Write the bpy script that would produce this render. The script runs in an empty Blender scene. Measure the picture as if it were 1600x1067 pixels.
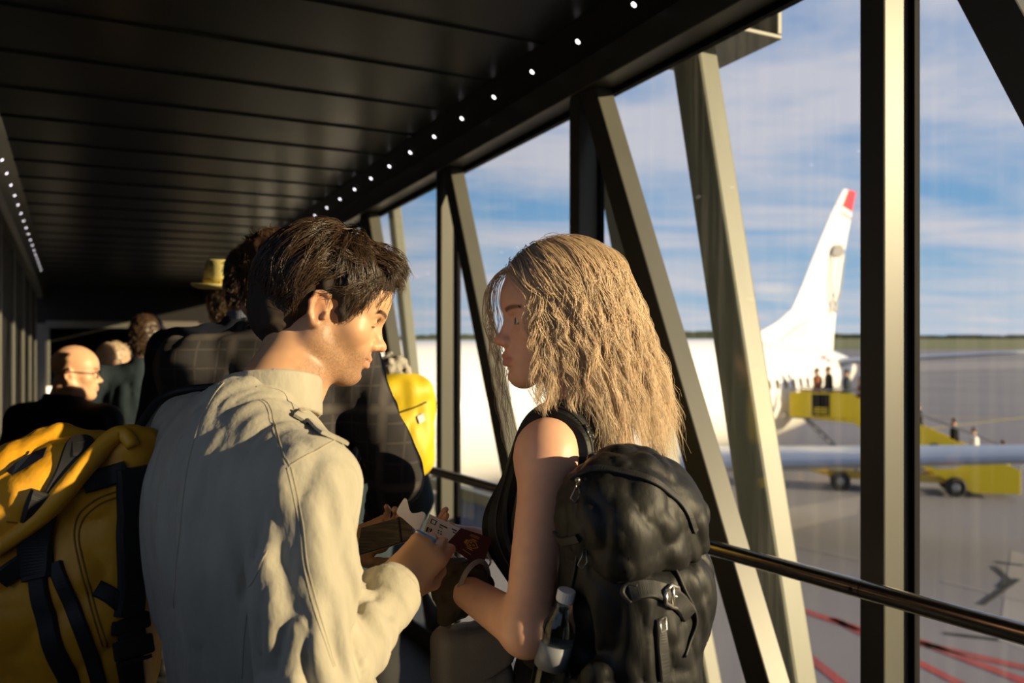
import bpy, bmesh, math, random
import numpy as np
from mathutils import Vector, Matrix
from mathutils.bvhtree import BVHTree

random.seed(7)
RNG = np.random.default_rng(11)
SC = bpy.context.scene
COL = SC.collection

# ------------------------------------------------------------------ camera
FPX, CX, HOR = 1300.0, 800.0, 524.0          # focal length in pixels, principal column, horizon row
EYE = 1.55                                    # lens height above the tunnel floor
cam_d = bpy.data.cameras.new('camera'); cam = bpy.data.objects.new('camera', cam_d); COL.objects.link(cam)
cam.location = (0, 0, EYE); cam.rotation_euler = (math.pi / 2, 0, 0)
cam_d.sensor_width = 36; cam_d.lens = 36 * FPX / 1600
cam_d.shift_y = (HOR - 533.5) / 1600
cam_d.clip_start = .02; cam_d.clip_end = 6000
cam_d.dof.use_dof = True; cam_d.dof.focus_distance = 1.42; cam_d.dof.aperture_fstop = 3.6
SC.camera = cam

# ------------------------------------------------------------------ world, sun, exposure
SUN_AZ, SUN_EL = math.radians(17), math.radians(12)   # from straight right towards the camera; low evening sun
SUN_DIR = Vector((math.cos(SUN_AZ) * math.cos(SUN_EL), -math.sin(SUN_AZ) * math.cos(SUN_EL), math.sin(SUN_EL)))
sun_d = bpy.data.lights.new('sun', 'SUN'); sun = bpy.data.objects.new('sun', sun_d); COL.objects.link(sun)
sun.rotation_euler = SUN_DIR.to_track_quat('Z', 'Y').to_euler(); sun.location = (40, -10, 20)
sun_d.energy = 10.4; sun_d.color = (1, .73, .42); sun_d.angle = math.radians(.7)

def build_world():
    w = bpy.data.worlds.new('sky'); SC.world = w; w.use_nodes = True
    nt = w.node_tree; nt.nodes.clear(); N = nt.nodes.new; L = nt.links.new
    tc = N('ShaderNodeTexCoord'); sep = N('ShaderNodeSeparateXYZ'); L(tc.outputs['Generated'], sep.inputs[0])
    ramp = N('ShaderNodeValToRGB'); L(sep.outputs['Z'], ramp.inputs[0])
    e = ramp.color_ramp.elements
    e[0].position = 0; e[0].color = (.47, .58, .72, 1)
    e[1].position = 1; e[1].color = (.015, .075, .25, 1)
    for p, c in ((.07, (.34, .50, .70, 1)), (.2, (.15, .35, .64, 1)), (.38, (.075, .25, .56, 1))):
        n = e.new(p); n.color = c
    # clouds on a high flat layer: direction divided by its height
    add = N('ShaderNodeMath'); add.operation = 'ADD'; add.inputs[1].default_value = .10; L(sep.outputs['Z'], add.inputs[0])
    mx = N('ShaderNodeMath'); mx.operation = 'MAXIMUM'; mx.inputs[1].default_value = .03; L(add.outputs[0], mx.inputs[0])
    dx = N('ShaderNodeMath'); dx.operation = 'DIVIDE'; L(sep.outputs['X'], dx.inputs[0]); L(mx.outputs[0], dx.inputs[1])
    dy = N('ShaderNodeMath'); dy.operation = 'DIVIDE'; L(sep.outputs['Y'], dy.inputs[0]); L(mx.outputs[0], dy.inputs[1])
    cmb = N('ShaderNodeCombineXYZ'); L(dx.outputs[0], cmb.inputs[0]); L(dy.outputs[0], cmb.inputs[1])
    mp = N('ShaderNodeMapping'); mp.inputs['Scale'].default_value = (.55, .95, 1); mp.inputs['Location'].default_value = (3.1, 1.7, 0)
    L(cmb.outputs[0], mp.inputs[0])
    nz = N('ShaderNodeTexNoise'); nz.inputs['Scale'].default_value = 1.0; nz.inputs['Detail'].default_value = 9; nz.inputs['Roughness'].default_value = .57
    nz.inputs['Distortion'].default_value = .35
    L(mp.outputs[0], nz.inputs['Vector'])
    cr = N('ShaderNodeValToRGB'); L(nz.outputs['Fac'], cr.inputs[0])
    cr.color_ramp.elements[0].position = .385; cr.color_ramp.elements[0].color = (0, 0, 0, 1)
    cr.color_ramp.elements[1].position = .61; cr.color_ramp.elements[1].color = (1, 1, 1, 1)
    mul = N('ShaderNodeMath'); mul.operation = 'MULTIPLY'; mul.inputs[1].default_value = .86; L(cr.outputs[0], mul.inputs[0])
    mix = N('ShaderNodeMix'); mix.data_type = 'RGBA'; L(mul.outputs[0], mix.inputs['Factor']); L(ramp.outputs[0], mix.inputs['A'])
    mix.inputs['B'].default_value = (.74, .665, .715, 1)
    bg = N('ShaderNodeBackground'); bg.inputs['Strength'].default_value = 1.0; L(mix.outputs['Result'], bg.inputs[0])
    out = N('ShaderNodeOutputWorld'); L(bg.outputs[0], out.inputs[0])
build_world()

SC.view_settings.view_transform = 'Standard'; SC.view_settings.look = 'None'
SC.view_settings.gamma = 1; SC.view_settings.use_curve_mapping = False
SC.view_settings.exposure = 0
SC.cycles.transparent_max_bounces = 24
SC.cycles.max_bounces = 8

# ------------------------------------------------------------------ space
YAW = math.atan2(679, FPX)                    # the tunnel runs away to the left of the view
UA = (-math.sin(YAW), math.cos(YAW)); VA = (math.cos(YAW), math.sin(YAW))
SLOPE = .0396                                 # and ramps gently down
K = 1.14                                      # size of the tunnel's own unit in metres
FL = EYE - EYE / K                            # its floor in those units
def T(u, v, h):                               # along the tunnel, across it, up
    return Vector(((u * UA[0] + v * VA[0]) * K, (u * UA[1] + v * VA[1]) * K, EYE + (h - EYE - SLOPE * u) * K))
def floor_at(x, y): return -SLOPE * (x * UA[0] + y * UA[1])
GROUND = EYE - 5.5
def P(px, py, depth): return Vector(((px - CX) / FPX * depth, depth, EYE + (HOR - py) / FPX * depth))

# ------------------------------------------------------------------ objects
def link(name, me, mats=None, parent=None):
    o = bpy.data.objects.new(name, me); COL.objects.link(o)
    if mats is not None and me is not None:
        for m in (mats if isinstance(mats, (list, tuple)) else [mats]): me.materials.append(m)
    if parent is not None: o.parent = parent; o.matrix_parent_inverse = parent.matrix_world.inverted() if parent.type == 'EMPTY' and False else Matrix()
    return o
def tag(o, label=None, cat=None, group=None, kind=None):
    if label: o['label'] = label
    if cat: o['category'] = cat
    if group: o['group'] = group
    if kind: o['kind'] = kind
    return o
def empty(name, parent=None):
    return link(name, None, None, parent)
def np_mesh(name, V, F, smooth=True, Q=True):
    """V (n,3), F (m,3|4) -> mesh"""
    V = np.asarray(V, np.float32); F = np.asarray(F, np.int32)
    me = bpy.data.meshes.new(name); m, k = F.shape
    me.vertices.add(len(V)); me.vertices.foreach_set('co', V.ravel())
    me.loops.add(m * k); me.loops.foreach_set('vertex_index', F.ravel())
    me.polygons.add(m); me.polygons.foreach_set('loop_start', np.arange(m, dtype=np.int32) * k)
    me.polygons.foreach_set('use_smooth', np.full(m, smooth))
    me.update(calc_edges=True); me.validate()
    return me
class MB:
    """collects simple solids into one mesh"""
    def __init__(s): s.v = []; s.f = []
    def quad8(s, c):                          # 8 corners: bottom ring 0-3, top ring 4-7
        b = len(s.v); s.v += [tuple(x) for x in c]
        s.f += [(b+3, b+2, b+1, b), (b+4, b+5, b+6, b+7), (b, b+1, b+5, b+4), (b+1, b+2, b+6, b+5), (b+2, b+3, b+7, b+6), (b+3, b, b+4, b+7)]
        return s
    def box(s, c, half, R=None):
        c = Vector(c); out = []
        for z in (-1, 1):
            for x, y in ((-1, -1), (1, -1), (1, 1), (-1, 1)):
                p = Vector((x * half[0], y * half[1], z * half[2])); out.append(c + (R @ p if R else p))
        return s.quad8(out)
    def tbox(s, u0, u1, v0, v1, h0, h1):
        return s.quad8([T(u0, v0, h0), T(u0, v1, h0), T(u1, v1, h0), T(u1, v0, h0), T(u0, v0, h1), T(u0, v1, h1), T(u1, v1, h1), T(u1, v0, h1)])
    def diag(s, ub, hb, ut, ht, w, v0, v1):   # leaning flat-sided bar, w wide along the tunnel
        a = w / 2
        return s.quad8([T(ub-a, v0, hb), T(ub-a, v1, hb), T(ub+a, v1, hb), T(ub+a, v0, hb), T(ut-a, v0, ht), T(ut-a, v1, ht), T(ut+a, v1, ht), T(ut+a, v0, ht)])
    def prism(s, poly, n, d):                 # planar outline pushed by d along n
        b = len(s.v); k = len(poly); n = Vector(n) * d
        s.v += [tuple(Vector(p)) for p in poly] + [tuple(Vector(p) + n) for p in poly]
        s.f += [tuple(range(b + k - 1, b - 1, -1)), tuple(range(b + k, b + 2 * k))]
        for i in range(k): j = (i + 1) % k; s.f.append((b+i, b+j, b+k+j, b+k+i))
        return s
    def tube(s, pts, r, n=10, cap=True, flat=None):
        pts = [Vector(p) for p in pts]; b = len(s.v); k = len(pts)
        rr = r if isinstance(r, (list, tuple)) else [r] * k
        up = None
        for i, p in enumerate(pts):
            t = (pts[min(i+1, k-1)] - pts[max(i-1, 0)]).normalized()
            if up is None: up = t.orthogonal().normalized() if flat is None else Vector(flat)
            a = (up - t * up.dot(t)).normalized(); up = a; c = t.cross(a)
            for j in range(n):
                w = 2 * math.pi * j / n; s.v.append(tuple(p + (a * math.cos(w) + c * math.sin(w)) * rr[i]))
        for i in range(k - 1):
            for j in range(n):
                q = (j + 1) % n; s.f.append((b+i*n+j, b+i*n+q, b+(i+1)*n+q, b+(i+1)*n+j))
        if cap:
            s.f.append(tuple(range(b + n - 1, b - 1, -1))); s.f.append(tuple(range(b + (k-1)*n, b + k*n)))
        return s
    def lathe(s, prof, c, axis=(0, 0, 1), n=20):   # prof: (radius, along axis)
        ax = Vector(axis).normalized(); a = ax.orthogonal().normalized(); d = ax.cross(a); c = Vector(c); b = len(s.v)
        for r, z in prof:
            for j in range(n):
                w = 2 * math.pi * j / n; s.v.append(tuple(c + ax * z + (a * math.cos(w) + d * math.sin(w)) * max(r, 1e-4)))
        for i in range(len(prof) - 1):
            for j in range(n):
                q = (j + 1) % n; s.f.append((b+i*n+j, b+i*n+q, b+(i+1)*n+q, b+(i+1)*n+j))
        s.f.append(tuple(range(b + n - 1, b - 1, -1))); s.f.append(tuple(range(b + (len(prof)-1)*n, b + len(prof)*n)))
        return s
    def rings(s, rings):                      # loft of closed rings with the same count
        b = len(s.v); n = len(rings[0])
        for r in rings: s.v += [tuple(p) for p in r]
        for i in range(len(rings) - 1):
            for j in range(n):
                q = (j + 1) % n; s.f.append((b+i*n+j, b+i*n+q, b+(i+1)*n+q, b+(i+1)*n+j))
        s.f.append(tuple(range(b + n - 1, b - 1, -1))); s.f.append(tuple(range(b + (len(rings)-1)*n, b + len(rings)*n)))
        return s
    def build(s, name, mat, parent=None, smooth=False, bevel=0, seg=2):
        me = bpy.data.meshes.new(name); me.from_pydata(s.v, [], s.f); me.update()
        bm = bmesh.new(); bm.from_mesh(me); bmesh.ops.recalc_face_normals(bm, faces=bm.faces); bm.to_mesh(me); bm.free()
        if smooth: me.polygons.foreach_set('use_smooth', [True] * len(me.polygons))
        o = link(name, me, mat, parent)
        if bevel:
            m = o.modifiers.new('bevel', 'BEVEL'); m.width = bevel; m.segments = seg; m.limit_method = 'ANGLE'; m.angle_limit = math.radians(35)
        return o

# ------------------------------------------------------------------ materials
def mat(name, col, rough=.5, metal=0, spec=.5, noise=None, bump=None, sheen=0, sss=0, coat=0, emit=None, attr=None, aniso=0, trans=0):
    """noise: (scale, second colour, stretch xyz, contrast lo, hi); bump: (scale, strength, distance, stretch)"""
    m = bpy.data.materials.new(name); m.use_nodes = True; nt = m.node_tree; b = nt.nodes['Principled BSDF']; N = nt.nodes.new; L = nt.links.new
    b.inputs['Base Color'].default_value = (*col, 1); b.inputs['Roughness'].default_value = rough; b.inputs['Metallic'].default_value = metal
    b.inputs['Specular IOR Level'].default_value = spec
    if sheen: b.inputs['Sheen Weight'].default_value = sheen; b.inputs['Sheen Roughness'].default_value = .5
    if coat: b.inputs['Coat Weight'].default_value = coat; b.inputs['Coat Roughness'].default_value = .1
    if sss:
        b.inputs['Subsurface Weight'].default_value = sss; b.inputs['Subsurface Radius'].default_value = (1, .35, .18); b.inputs['Subsurface Scale'].default_value = .008
    if emit: b.inputs['Emission Color'].default_value = (*emit[0], 1); b.inputs['Emission Strength'].default_value = emit[1]
    if trans: b.inputs['Transmission Weight'].default_value = trans
    tc = N('ShaderNodeTexCoord')
    src = None
    if attr:
        a = N('ShaderNodeVertexColor'); a.layer_name = attr; src = a.outputs['Color']
    if noise:
        sc, c2, st, lo, hi = noise
        mp = N('ShaderNodeMapping'); mp.inputs['Scale'].default_value = st; L(tc.outputs['Object'], mp.inputs[0])
        nz = N('ShaderNodeTexNoise'); nz.inputs['Scale'].default_value = sc; nz.inputs['Detail'].default_value = 5; L(mp.outputs[0], nz.inputs['Vector'])
        r = N('ShaderNodeMapRange'); r.inputs['From Min'].default_value = lo; r.inputs['From Max'].default_value = hi; L(nz.outputs['Fac'], r.inputs['Value'])
        mx = N('ShaderNodeMix'); mx.data_type = 'RGBA'; L(r.outputs[0], mx.inputs['Factor'])
        if attr:
            L(src, mx.inputs['A']); mx.blend_type = 'MULTIPLY'
        else: mx.inputs['A'].default_value = (*col, 1)
        mx.inputs['B'].default_value = (*c2, 1); src = mx.outputs['Result']
    if src is not None: L(src, b.inputs['Base Color'])
    if bump:
        sc, stg, dist, st = bump
        mp = N('ShaderNodeMapping'); mp.inputs['Scale'].default_value = st; L(tc.outputs['Object'], mp.inputs[0])
        nz = N('ShaderNodeTexNoise'); nz.inputs['Scale'].default_value = sc; nz.inputs['Detail'].default_value = 3; L(mp.outputs[0], nz.inputs['Vector'])
        bp = N('ShaderNodeBump'); bp.inputs['Strength'].default_value = stg; bp.inputs['Distance'].default_value = dist
        L(nz.outputs['Fac'], bp.inputs['Height']); L(bp.outputs[0], b.inputs['Normal'])
    return m
def glass_mat(name, dirt=.05, tint=(.93, .97, .97)):
    m = bpy.data.materials.new(name); m.use_nodes = True; nt = m.node_tree; nt.nodes.clear(); N = nt.nodes.new; L = nt.links.new
    tr = N('ShaderNodeBsdfTransparent'); tr.inputs[0].default_value = (*tint, 1)
    gl = N('ShaderNodeBsdfGlossy'); gl.inputs['Roughness'].default_value = .015; gl.inputs['Color'].default_value = (1, 1, 1, 1)
    fr = N('ShaderNodeFresnel'); 
    ge = N('ShaderNodeNewGeometry'); io = N('ShaderNodeMapRange'); io.inputs['To Min'].default_value = 1.3; io.inputs['To Max'].default_value = 1 / 1.3   # same mirror share from both sides of the sheet
    L(ge.outputs['Backfacing'], io.inputs['Value']); L(io.outputs[0], fr.inputs['IOR'])
    m1 = N('ShaderNodeMixShader'); L(fr.outputs[0], m1.inputs[0]); L(tr.outputs[0], m1.inputs[1]); L(gl.outputs[0], m1.inputs[2])
    # rain streaks of dust running down the pane
    tc = N('ShaderNodeTexCoord'); mp = N('ShaderNodeMapping'); mp.inputs['Scale'].default_value = (22, 22, .9); L(tc.outputs['Object'], mp.inputs[0])
    nz = N('ShaderNodeTexNoise'); nz.inputs['Scale'].default_value = 1.6; nz.inputs['Detail'].default_value = 4; L(mp.outputs[0], nz.inputs['Vector'])
    r = N('ShaderNodeMapRange'); r.inputs['From Min'].default_value = .5; r.inputs['From Max'].default_value = .78; r.inputs['To Max'].default_value = dirt; L(nz.outputs['Fac'], r.inputs['Value'])
    df = N('ShaderNodeBsdfTranslucent'); df.inputs[0].default_value = (.8, .8, .78, 1)
    m2 = N('ShaderNodeMixShader'); L(r.outputs[0], m2.inputs[0]); L(m1.outputs[0], m2.inputs[1]); L(df.outputs[0], m2.inputs[2])
    o = N('ShaderNodeOutputMaterial'); L(m2.outputs[0], o.inputs[0])
    return m
M_FRAME = mat('dark_coated_steel', (.074, .074, .063), .44, .0, .45, noise=(9, (.085, .084, .072), (1, 1, .2), .3, .7), bump=(420, .12, .0006, (1, 1, 1)))
M_CEIL = mat('ceiling_sheet_metal', (.018, .021, .022), .30, .2, .13, noise=(3, (.024, .027, .028), (1, 1, 1), .3, .7))
M_GAP = mat('black_gasket', (.006, .006, .007), .7, spec=.08)
M_DARK = mat('dark_panel', (.012, .0125, .013), .75, spec=.12)
M_FLOOR = mat('dark_rubber_floor', (.02, .02, .022), .6, noise=(40, (.03, .03, .032), (1, 1, 1), .4, .6), bump=(300, .3, .001, (1, 1, 1)))
M_GLASS = glass_mat('window_glass', .020)
M_RAIL = mat('brushed_steel_rail', (.36, .33, .29), .22, .95, noise=(60, (.28, .25, .22), (1, 1, 1), .3, .7))
M_SCREW = mat('dark_screw', (.05, .045, .04), .35, .9)
M_COLUMN = mat('green_grey_paint', (.17, .175, .145), .5, noise=(7, (.14, .145, .12), (1, 1, .3), .35, .7))
M_LED = mat('led_lens', (.9, .9, .9), .3, emit=((1, .93, 1), 5))
M_AMBER = mat('amber_lens', (.6, .12, .02), .25)
# ================================================================== the tunnel
VW, VG = 1.50, 1.584                 # inner face of the right wall's posts, glass line
VL, VLG = -.36, -.435                # left wall
CEIL_H, HEAD_H, SILL_H = 2.64, 2.46, .28
U0, U1 = -2.6, 11.6                  # behind the camera ... far end
# floor
MB().tbox(U0, 17, -1.4, VG + .08, FL - .12, FL).build('floor', M_FLOOR)['kind'] = 'structure'
# ceiling: a dark deck with one sheet-metal panel after another under it
ceil = MB().tbox(U0, 17, VLG - .1, VG + .12, CEIL_H + .03, CEIL_H + .09).build('ceiling', M_GAP); ceil['kind'] = 'structure'
pw = .41; u = -2.46
while u < U1 - .05:
    a, b = u + .004, u + pw - .006
    mb = MB(); v0, v1 = VL + .07, 1.405
    # shallow pan: flat face, one rolled lip that catches the light
    prof = [(a, .030), (a, .004), (a + .004, .0), (b - .012, .0), (b - .004, -.007), (b, -.004), (b, .030)]
    r0 = [T(x, v0, CEIL_H + z) for x, z in prof]; r1 = [T(x, v1, CEIL_H + z) for x, z in prof]
    mb.rings([r0, r1]).build('ceiling_panel', M_CEIL, ceil)
    u += pw
# cornices that carry the small lamps, and the beams over the windows
def cornice(name, s, vin, vout, vg):
    c = [T(U0, vin, CEIL_H - .002), T(U1, vin, CEIL_H - .002), T(U1, vout, CEIL_H - .085), T(U0, vout, CEIL_H - .085)]
    n = (Vector((VA[0], VA[1], 0)) * s * .6 + Vector((0, 0, .8)))
    mb = MB().prism(c, n, .02)
    o = mb.build(name, M_CEIL); o['kind'] = 'structure'
    MB().tbox(U0, U1, min(vout, vg + s * .03), max(vout, vg + s * .03), HEAD_H, CEIL_H - .083).build('beam', M_FRAME, o, bevel=.004)
    MB().tbox(U0, U1, min(vg - s*.012, vg + s*.012), max(vg - s*.012, vg + s*.012), HEAD_H - .02, HEAD_H + .002).build('gasket', M_GAP, o)
    return o
cornice('trim_1', 1, 1.40, 1.485, VG); cornice('trim_2', -1, VL + .075, VL - .012, VLG)
# right wall: kerb, posts, braces
PS = 1.2; PU = [-2.1] + [1.217 + PS * k for k in range(-1, 9)]
PU[1] = -.88                                    # unseen bay stretched to keep its post's shadow off the man
wr = MB().tbox(U0, U1, VW - .01, VG + .08, FL - .1, SILL_H).build('wall_right', M_FRAME, bevel=.004); wr['kind'] = 'structure'
for i, pu in enumerate(PU):
    MB().tbox(pu - .031, pu + .031, VW, VG + .005, SILL_H, HEAD_H).build('post', M_FRAME, wr, bevel=.005)
    for s in (-1, 1):
        MB().tbox(*(sorted((pu + s * .031, pu + s * .046))), VG - .007, VG + .010, SILL_H, HEAD_H - .01).build('gasket', M_GAP, wr)
    if i: 
        MB().tbox(pu + .046, pu + .092, VG - .008, VG + .003, SILL_H, HEAD_H - .01).build('jamb', M_FRAME, wr, bevel=.003)
    if i >= 1 and i + 1 < len(PU):
        MB().diag(.0 if i == 1 else pu + .05, .10, PU[i+1] - (.135 if i == 1 else .075), HEAD_H, .094, VW + .004, VG - .01).build('brace', M_FRAME, wr, bevel=.005)
for i in range(len(PU) - 1):
    w = empty('window_%d' % (i + 1)); w['kind'] = 'structure'
    if i: MB().tbox(PU[i] + .03, PU[i+1] - .03, VG - .002, VG + .006, SILL_H, HEAD_H).build('pane', M_GLASS, w)
    else: MB().tbox(PU[i] - .5, PU[i+1] - .03, VG - .02, VG + .006, SILL_H, HEAD_H).build('light_block_panel', M_DARK, w)  # unseen panel added to keep fill light off the jacket's back
# left wall: unseen glazing and sill beside the camera sized for sky fill, then ribbed panels
wl = MB().tbox(U0, U1, VLG - .08, VL + .01, FL - .1, SILL_H).build('wall_left', M_FRAME, bevel=.004); wl['kind'] = 'structure'
PL = [-2.5, -.1, 1.1, 2.3, 3.5, 4.7, 5.9, 7.1, 8.3, 9.5, 10.7]
for i, pu in enumerate(PL):
    MB().tbox(pu - .031, pu + .031, VLG - .005, VL if i < 4 else VLG + .028, SILL_H, HEAD_H).build('post', M_FRAME, wl, bevel=.005)
    if i + 1 < len(PL):
        if i < 2:
            w = empty('window_%d' % (len(PU) + i)); w['kind'] = 'structure'
            MB().tbox(PL[i] + .03, PL[i+1] - .03, VLG - .006, VLG + .002, 1.36, HEAD_H).build('pane', M_GLASS, w)
            MB().tbox(PL[i] + .03, PL[i+1] - .03, VLG - .02, VLG + .02, 1.30, 1.36).build('sill', M_FRAME, w, bevel=.003)
            MB().tbox(PL[i] + .03, PL[i+1] - .03, VLG - .006, VLG + .01, SILL_H, 1.30).build('lower_panel', M_DARK, w)
        else:
            for k in range(4):
                a = PL[i] + .035 + k * .283
                MB().tbox(a, a + .276, VLG - .01, VLG + .012, SILL_H, HEAD_H).build('wall_panel', M_DARK, wl, bevel=.006)
MB().tbox(U0 - .1, U0, -1.2, 2.2, FL - .1, 2.8).build('wall_back', M_DARK)['kind'] = 'structure'
# far end: portal, a darker lobby behind it
we = MB().tbox(U1, U1 + .12, VLG - .1, VG + .1, 2.16, 2.72).build('wall_far', M_DARK); we['kind'] = 'structure'
for v0, v1 in ((VLG - .1, VL + .06), (1.28, VG + .1)):
    MB().tbox(U1, U1 + .12, v0, v1, FL, 2.16).build('portal_jamb', M_FRAME, we, bevel=.01)
MB().tbox(U1 - .03, U1, VL + .02, 1.40, 2.10, 2.19).build('lintel', M_FRAME, we, bevel=.006)
for v in (-.435, 2.0):
    MB().tbox(U1 + .12, 17, v - .06, v + .02, FL, 2.72).build('wall_lobby', M_DARK)['kind'] = 'structure'
wb = MB().tbox(16.9, 17.0, -1.2, 2.3, FL, 2.75).build('wall_lobby_end', M_DARK); wb['kind'] = 'structure'
# lamps in the cornices
def led(name_group, label, u, s, vin, vout):
    f = .5; v = vin + (vout - vin) * f; h = CEIL_H - .002 + (-.083) * f
    d = Vector((VA[0], VA[1], 0)) * (-s) * .70 + Vector((0, 0, -.714))
    c = T(u, v, h) + d * .0005
    t = empty('ceiling_lamp'); tag(t, label, 'lamp', name_group)
    MB().lathe([(.0135, -.004), (.0135, .0018), (.0105, .003), (.0095, .0012)], c, d, 16).build('bezel', M_FRAME, t, smooth=False)
    MB().lathe([(.0094, .0), (.0094, .0022), (.007, .0045), (.002, .0056)], c, d, 16).build('lens', M_LED, t, smooth=True)
for k in range(-3, 28):
    led('lamps along the right cornice', 'small round white lamp in the cornice above the big windows', 1.99 + .307 * k, 1, 1.40, 1.485)
for k in range(2, 26):
    led('lamps along the left cornice', 'small round white lamp in the cornice above the dark left wall', 1.99 + .307 * k, -1, VL + .075, VL - .012)
# handrail
hr = empty('handrail'); tag(hr, 'polished steel tube handrail running along the big windows', 'handrail')
RV, RH = 1.40, 1.085
def rail(a, b): MB().tube([T(a, RV, RH), T(b, RV, RH)], .0215, 24).build('rail_tube', M_RAIL, hr, smooth=True).modifiers.new('e', 'EDGE_SPLIT').split_angle = .8
rail(-2.4, 1.1525); rail(1.154, 5.3); rail(5.3015, 11.3)
for pu in PU[3:]:
    MB().tube([T(pu, VW + .01, RH - .05), T(pu, RV + .02, RH - .05), T(pu, RV, RH - .03), T(pu, RV, RH - .015)], .007, 10).build('bracket', M_RAIL, hr, smooth=True)
n_in = Vector((-VA[0], -VA[1], 0))
for u in (1.171,):
    MB().lathe([(.0055, 0), (.0055, .0012), (.0035, .0014), (.003, .0006)], T(u, RV, RH) + n_in * .0212, n_in, 16).build('screw', M_SCREW, hr)
# outer tunnel section: leaning columns and a bracket box seen through the glass
oc = empty('trim_3'); oc['kind'] = 'structure'
def col(ub, hb, ut, ht, v, wu, wv):
    MB().diag(ub, hb, ut, ht, wu, v, v + wv).build('column', M_COLUMN, oc, bevel=.012)
col(1.515, -.5, 2.19, 2.62, 1.78, .135, .085)
col(1.83, -.5, 2.78, 2.62, 1.80, .10, .065)
for k in (1, 2, 3): col(1.83 + PS * 2 * k, -.5, 2.78 + PS * 2 * k, 2.62, 1.80, .10, .065)
MB().tbox(1.98, 2.36, 1.70, 2.02, 2.585, 2.60).tbox(1.98, 2.36, 2.0, 2.02, 2.60, 2.95).tbox(1.98, 2.36, 1.70, 1.72, 2.60, 2.95).tbox(2.34, 2.36, 1.72, 2.0, 2.60, 2.95).build('bracket', M_COLUMN, oc, bevel=.004)
MB().lathe([(.03, 0), (.03, .02), (.026, .05), (.012, .066)], T(2.12, 1.86, 2.60), (0, 0, 1), 16).build('beacon', M_AMBER, oc, smooth=True)
MB().tbox(U0, 14, 1.66, 1.72, -.25, -.05).build('sill_beam', M_COLUMN, oc, bevel=.01)
MB().tbox(2.9, 4.6, 1.80, 1.86, .84, .90).build('outer_rail', M_COLUMN, oc, bevel=.006)
MB().tbox(U0, 14, VG + .1, 2.05, 2.92, 3.0).build('roof_edge', M_COLUMN, oc, bevel=.01)

# lobby beyond the portal: a violet door panel, a framed notice, two wall lamps
M_VIOLET = mat('violet_panel', (.10, .08, .30), .4); M_LAMP = mat('warm_lamp_glass', (.9, .8, .6), .3, emit=((1, .78, .50), 2.2)); M_NOTICE = mat('pale_notice_board', (.35, .35, .32), .6)
pd = empty('door_panel'); tag(pd, 'violet panel in the lobby at the far end of the tunnel', 'panel')
MB().tbox(14.0, 14.06, -.30, .42, FL, 1.62).build('panel', M_VIOLET, pd, bevel=.01); MB().tbox(13.98, 14.0, -.30, .42, 1.62, 1.66).build('frame', M_FRAME, pd)
for v, lab in ((-.06, 'warm wall lamp at the far end, nearer the dark left wall'), (.07, 'warm wall lamp at the far end, farther from the dark left wall')):
    wl2 = empty('wall_lamp'); tag(wl2, lab, 'lamp'); c = T(11.5, v - .24, 1.30)
    MB().tube([c + Vector((0, 0, -.10)), c + Vector((0, 0, .10))], .035, 14).build('lamp_glass', M_LAMP, wl2, smooth=True); MB().lathe([(.02, -.16), (.05, -.12), (.05, -.10), (.02, -.10)], c, (0, 0, 1), 14).build('lamp_holder', M_FRAME, wl2)
    MB().tube([c + Vector((0, 0, -.14)), T(11.62, v - .24, 1.18)], .012, 8).build('lamp_arm', M_FRAME, wl2)
nb_ = empty('notice_board'); tag(nb_, 'pale striped notice board on the portal behind the straw hat', 'notice board')
MB().tbox(U1 - .05, U1 - .03, 1.02, 1.34, 1.93, 2.09).build('board', M_NOTICE, nb_, bevel=.004)
for k in range(4): MB().tbox(U1 - .056, U1 - .05, 1.05 + .072 * k, 1.09 + .072 * k, 1.95, 2.07).build('stripe', M_DARK, nb_)
# ================================================================== the apron outside
M_APRON = mat('apron_asphalt', (.16, .156, .172), .85, noise=(.05, (.21, .20, .215), (1, 2.2, 1), .35, .7), bump=(60, .25, .01, (1, 1, 1)))
M_SLAB = mat('pale_concrete', (.28, .265, .26), .85, noise=(.3, (.24, .225, .225), (1, 1, 1), .3, .7))
M_RED = mat('red_road_paint', (.36, .045, .04), .7, noise=(1.5, (.24, .06, .055), (1, 1, 1), .4, .7))
M_YLINE = mat('yellow_road_paint', (.42, .33, .08), .7)
M_GRASS = mat('meadow', (.11, .13, .035), .9, noise=(.01, (.16, .16, .05), (1, 4, 1), .4, .6))
M_TREES = mat('tree_foliage', (.03, .05, .025), .9, noise=(.05, (.045, .06, .03), (1, 1, 1), .4, .6))
M_WHITE = mat('white_aircraft_paint', (.78, .78, .79), .28, coat=.4)
M_BLUEG = mat('grey_wing_metal', (.36, .40, .46), .3, .3)
M_REDP = mat('red_aircraft_paint', (.65, .03, .025), .3, coat=.3)
M_WIN = mat('cabin_window', (.03, .035, .045), .15)
M_PRINT = mat('grey_print', (.20, .20, .21), .4)
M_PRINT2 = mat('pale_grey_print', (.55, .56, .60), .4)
M_YEL = mat('yellow_vehicle_paint', (.95, .66, .008), .35, coat=.2)
M_YELD = mat('ochre_vehicle_paint', (.40, .28, .03), .45)
M_TYRE = mat('tyre_rubber', (.012, .012, .012), .7)
M_STEEL = mat('grey_steel', (.30, .30, .31), .4, .6)
M_ORANGE = mat('orange_cone_plastic', (.75, .09, .03), .45)
G = GROUND
gp = MB().quad8([(-400, -60, G-.5), (500, -60, G-.5), (500, 330, G-.5), (-400, 330, G-.5), (-400, -60, G), (500, -60, G), (500, 330, G), (-400, 330, G)]).build('ground', M_APRON); gp['kind'] = 'structure'
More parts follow.
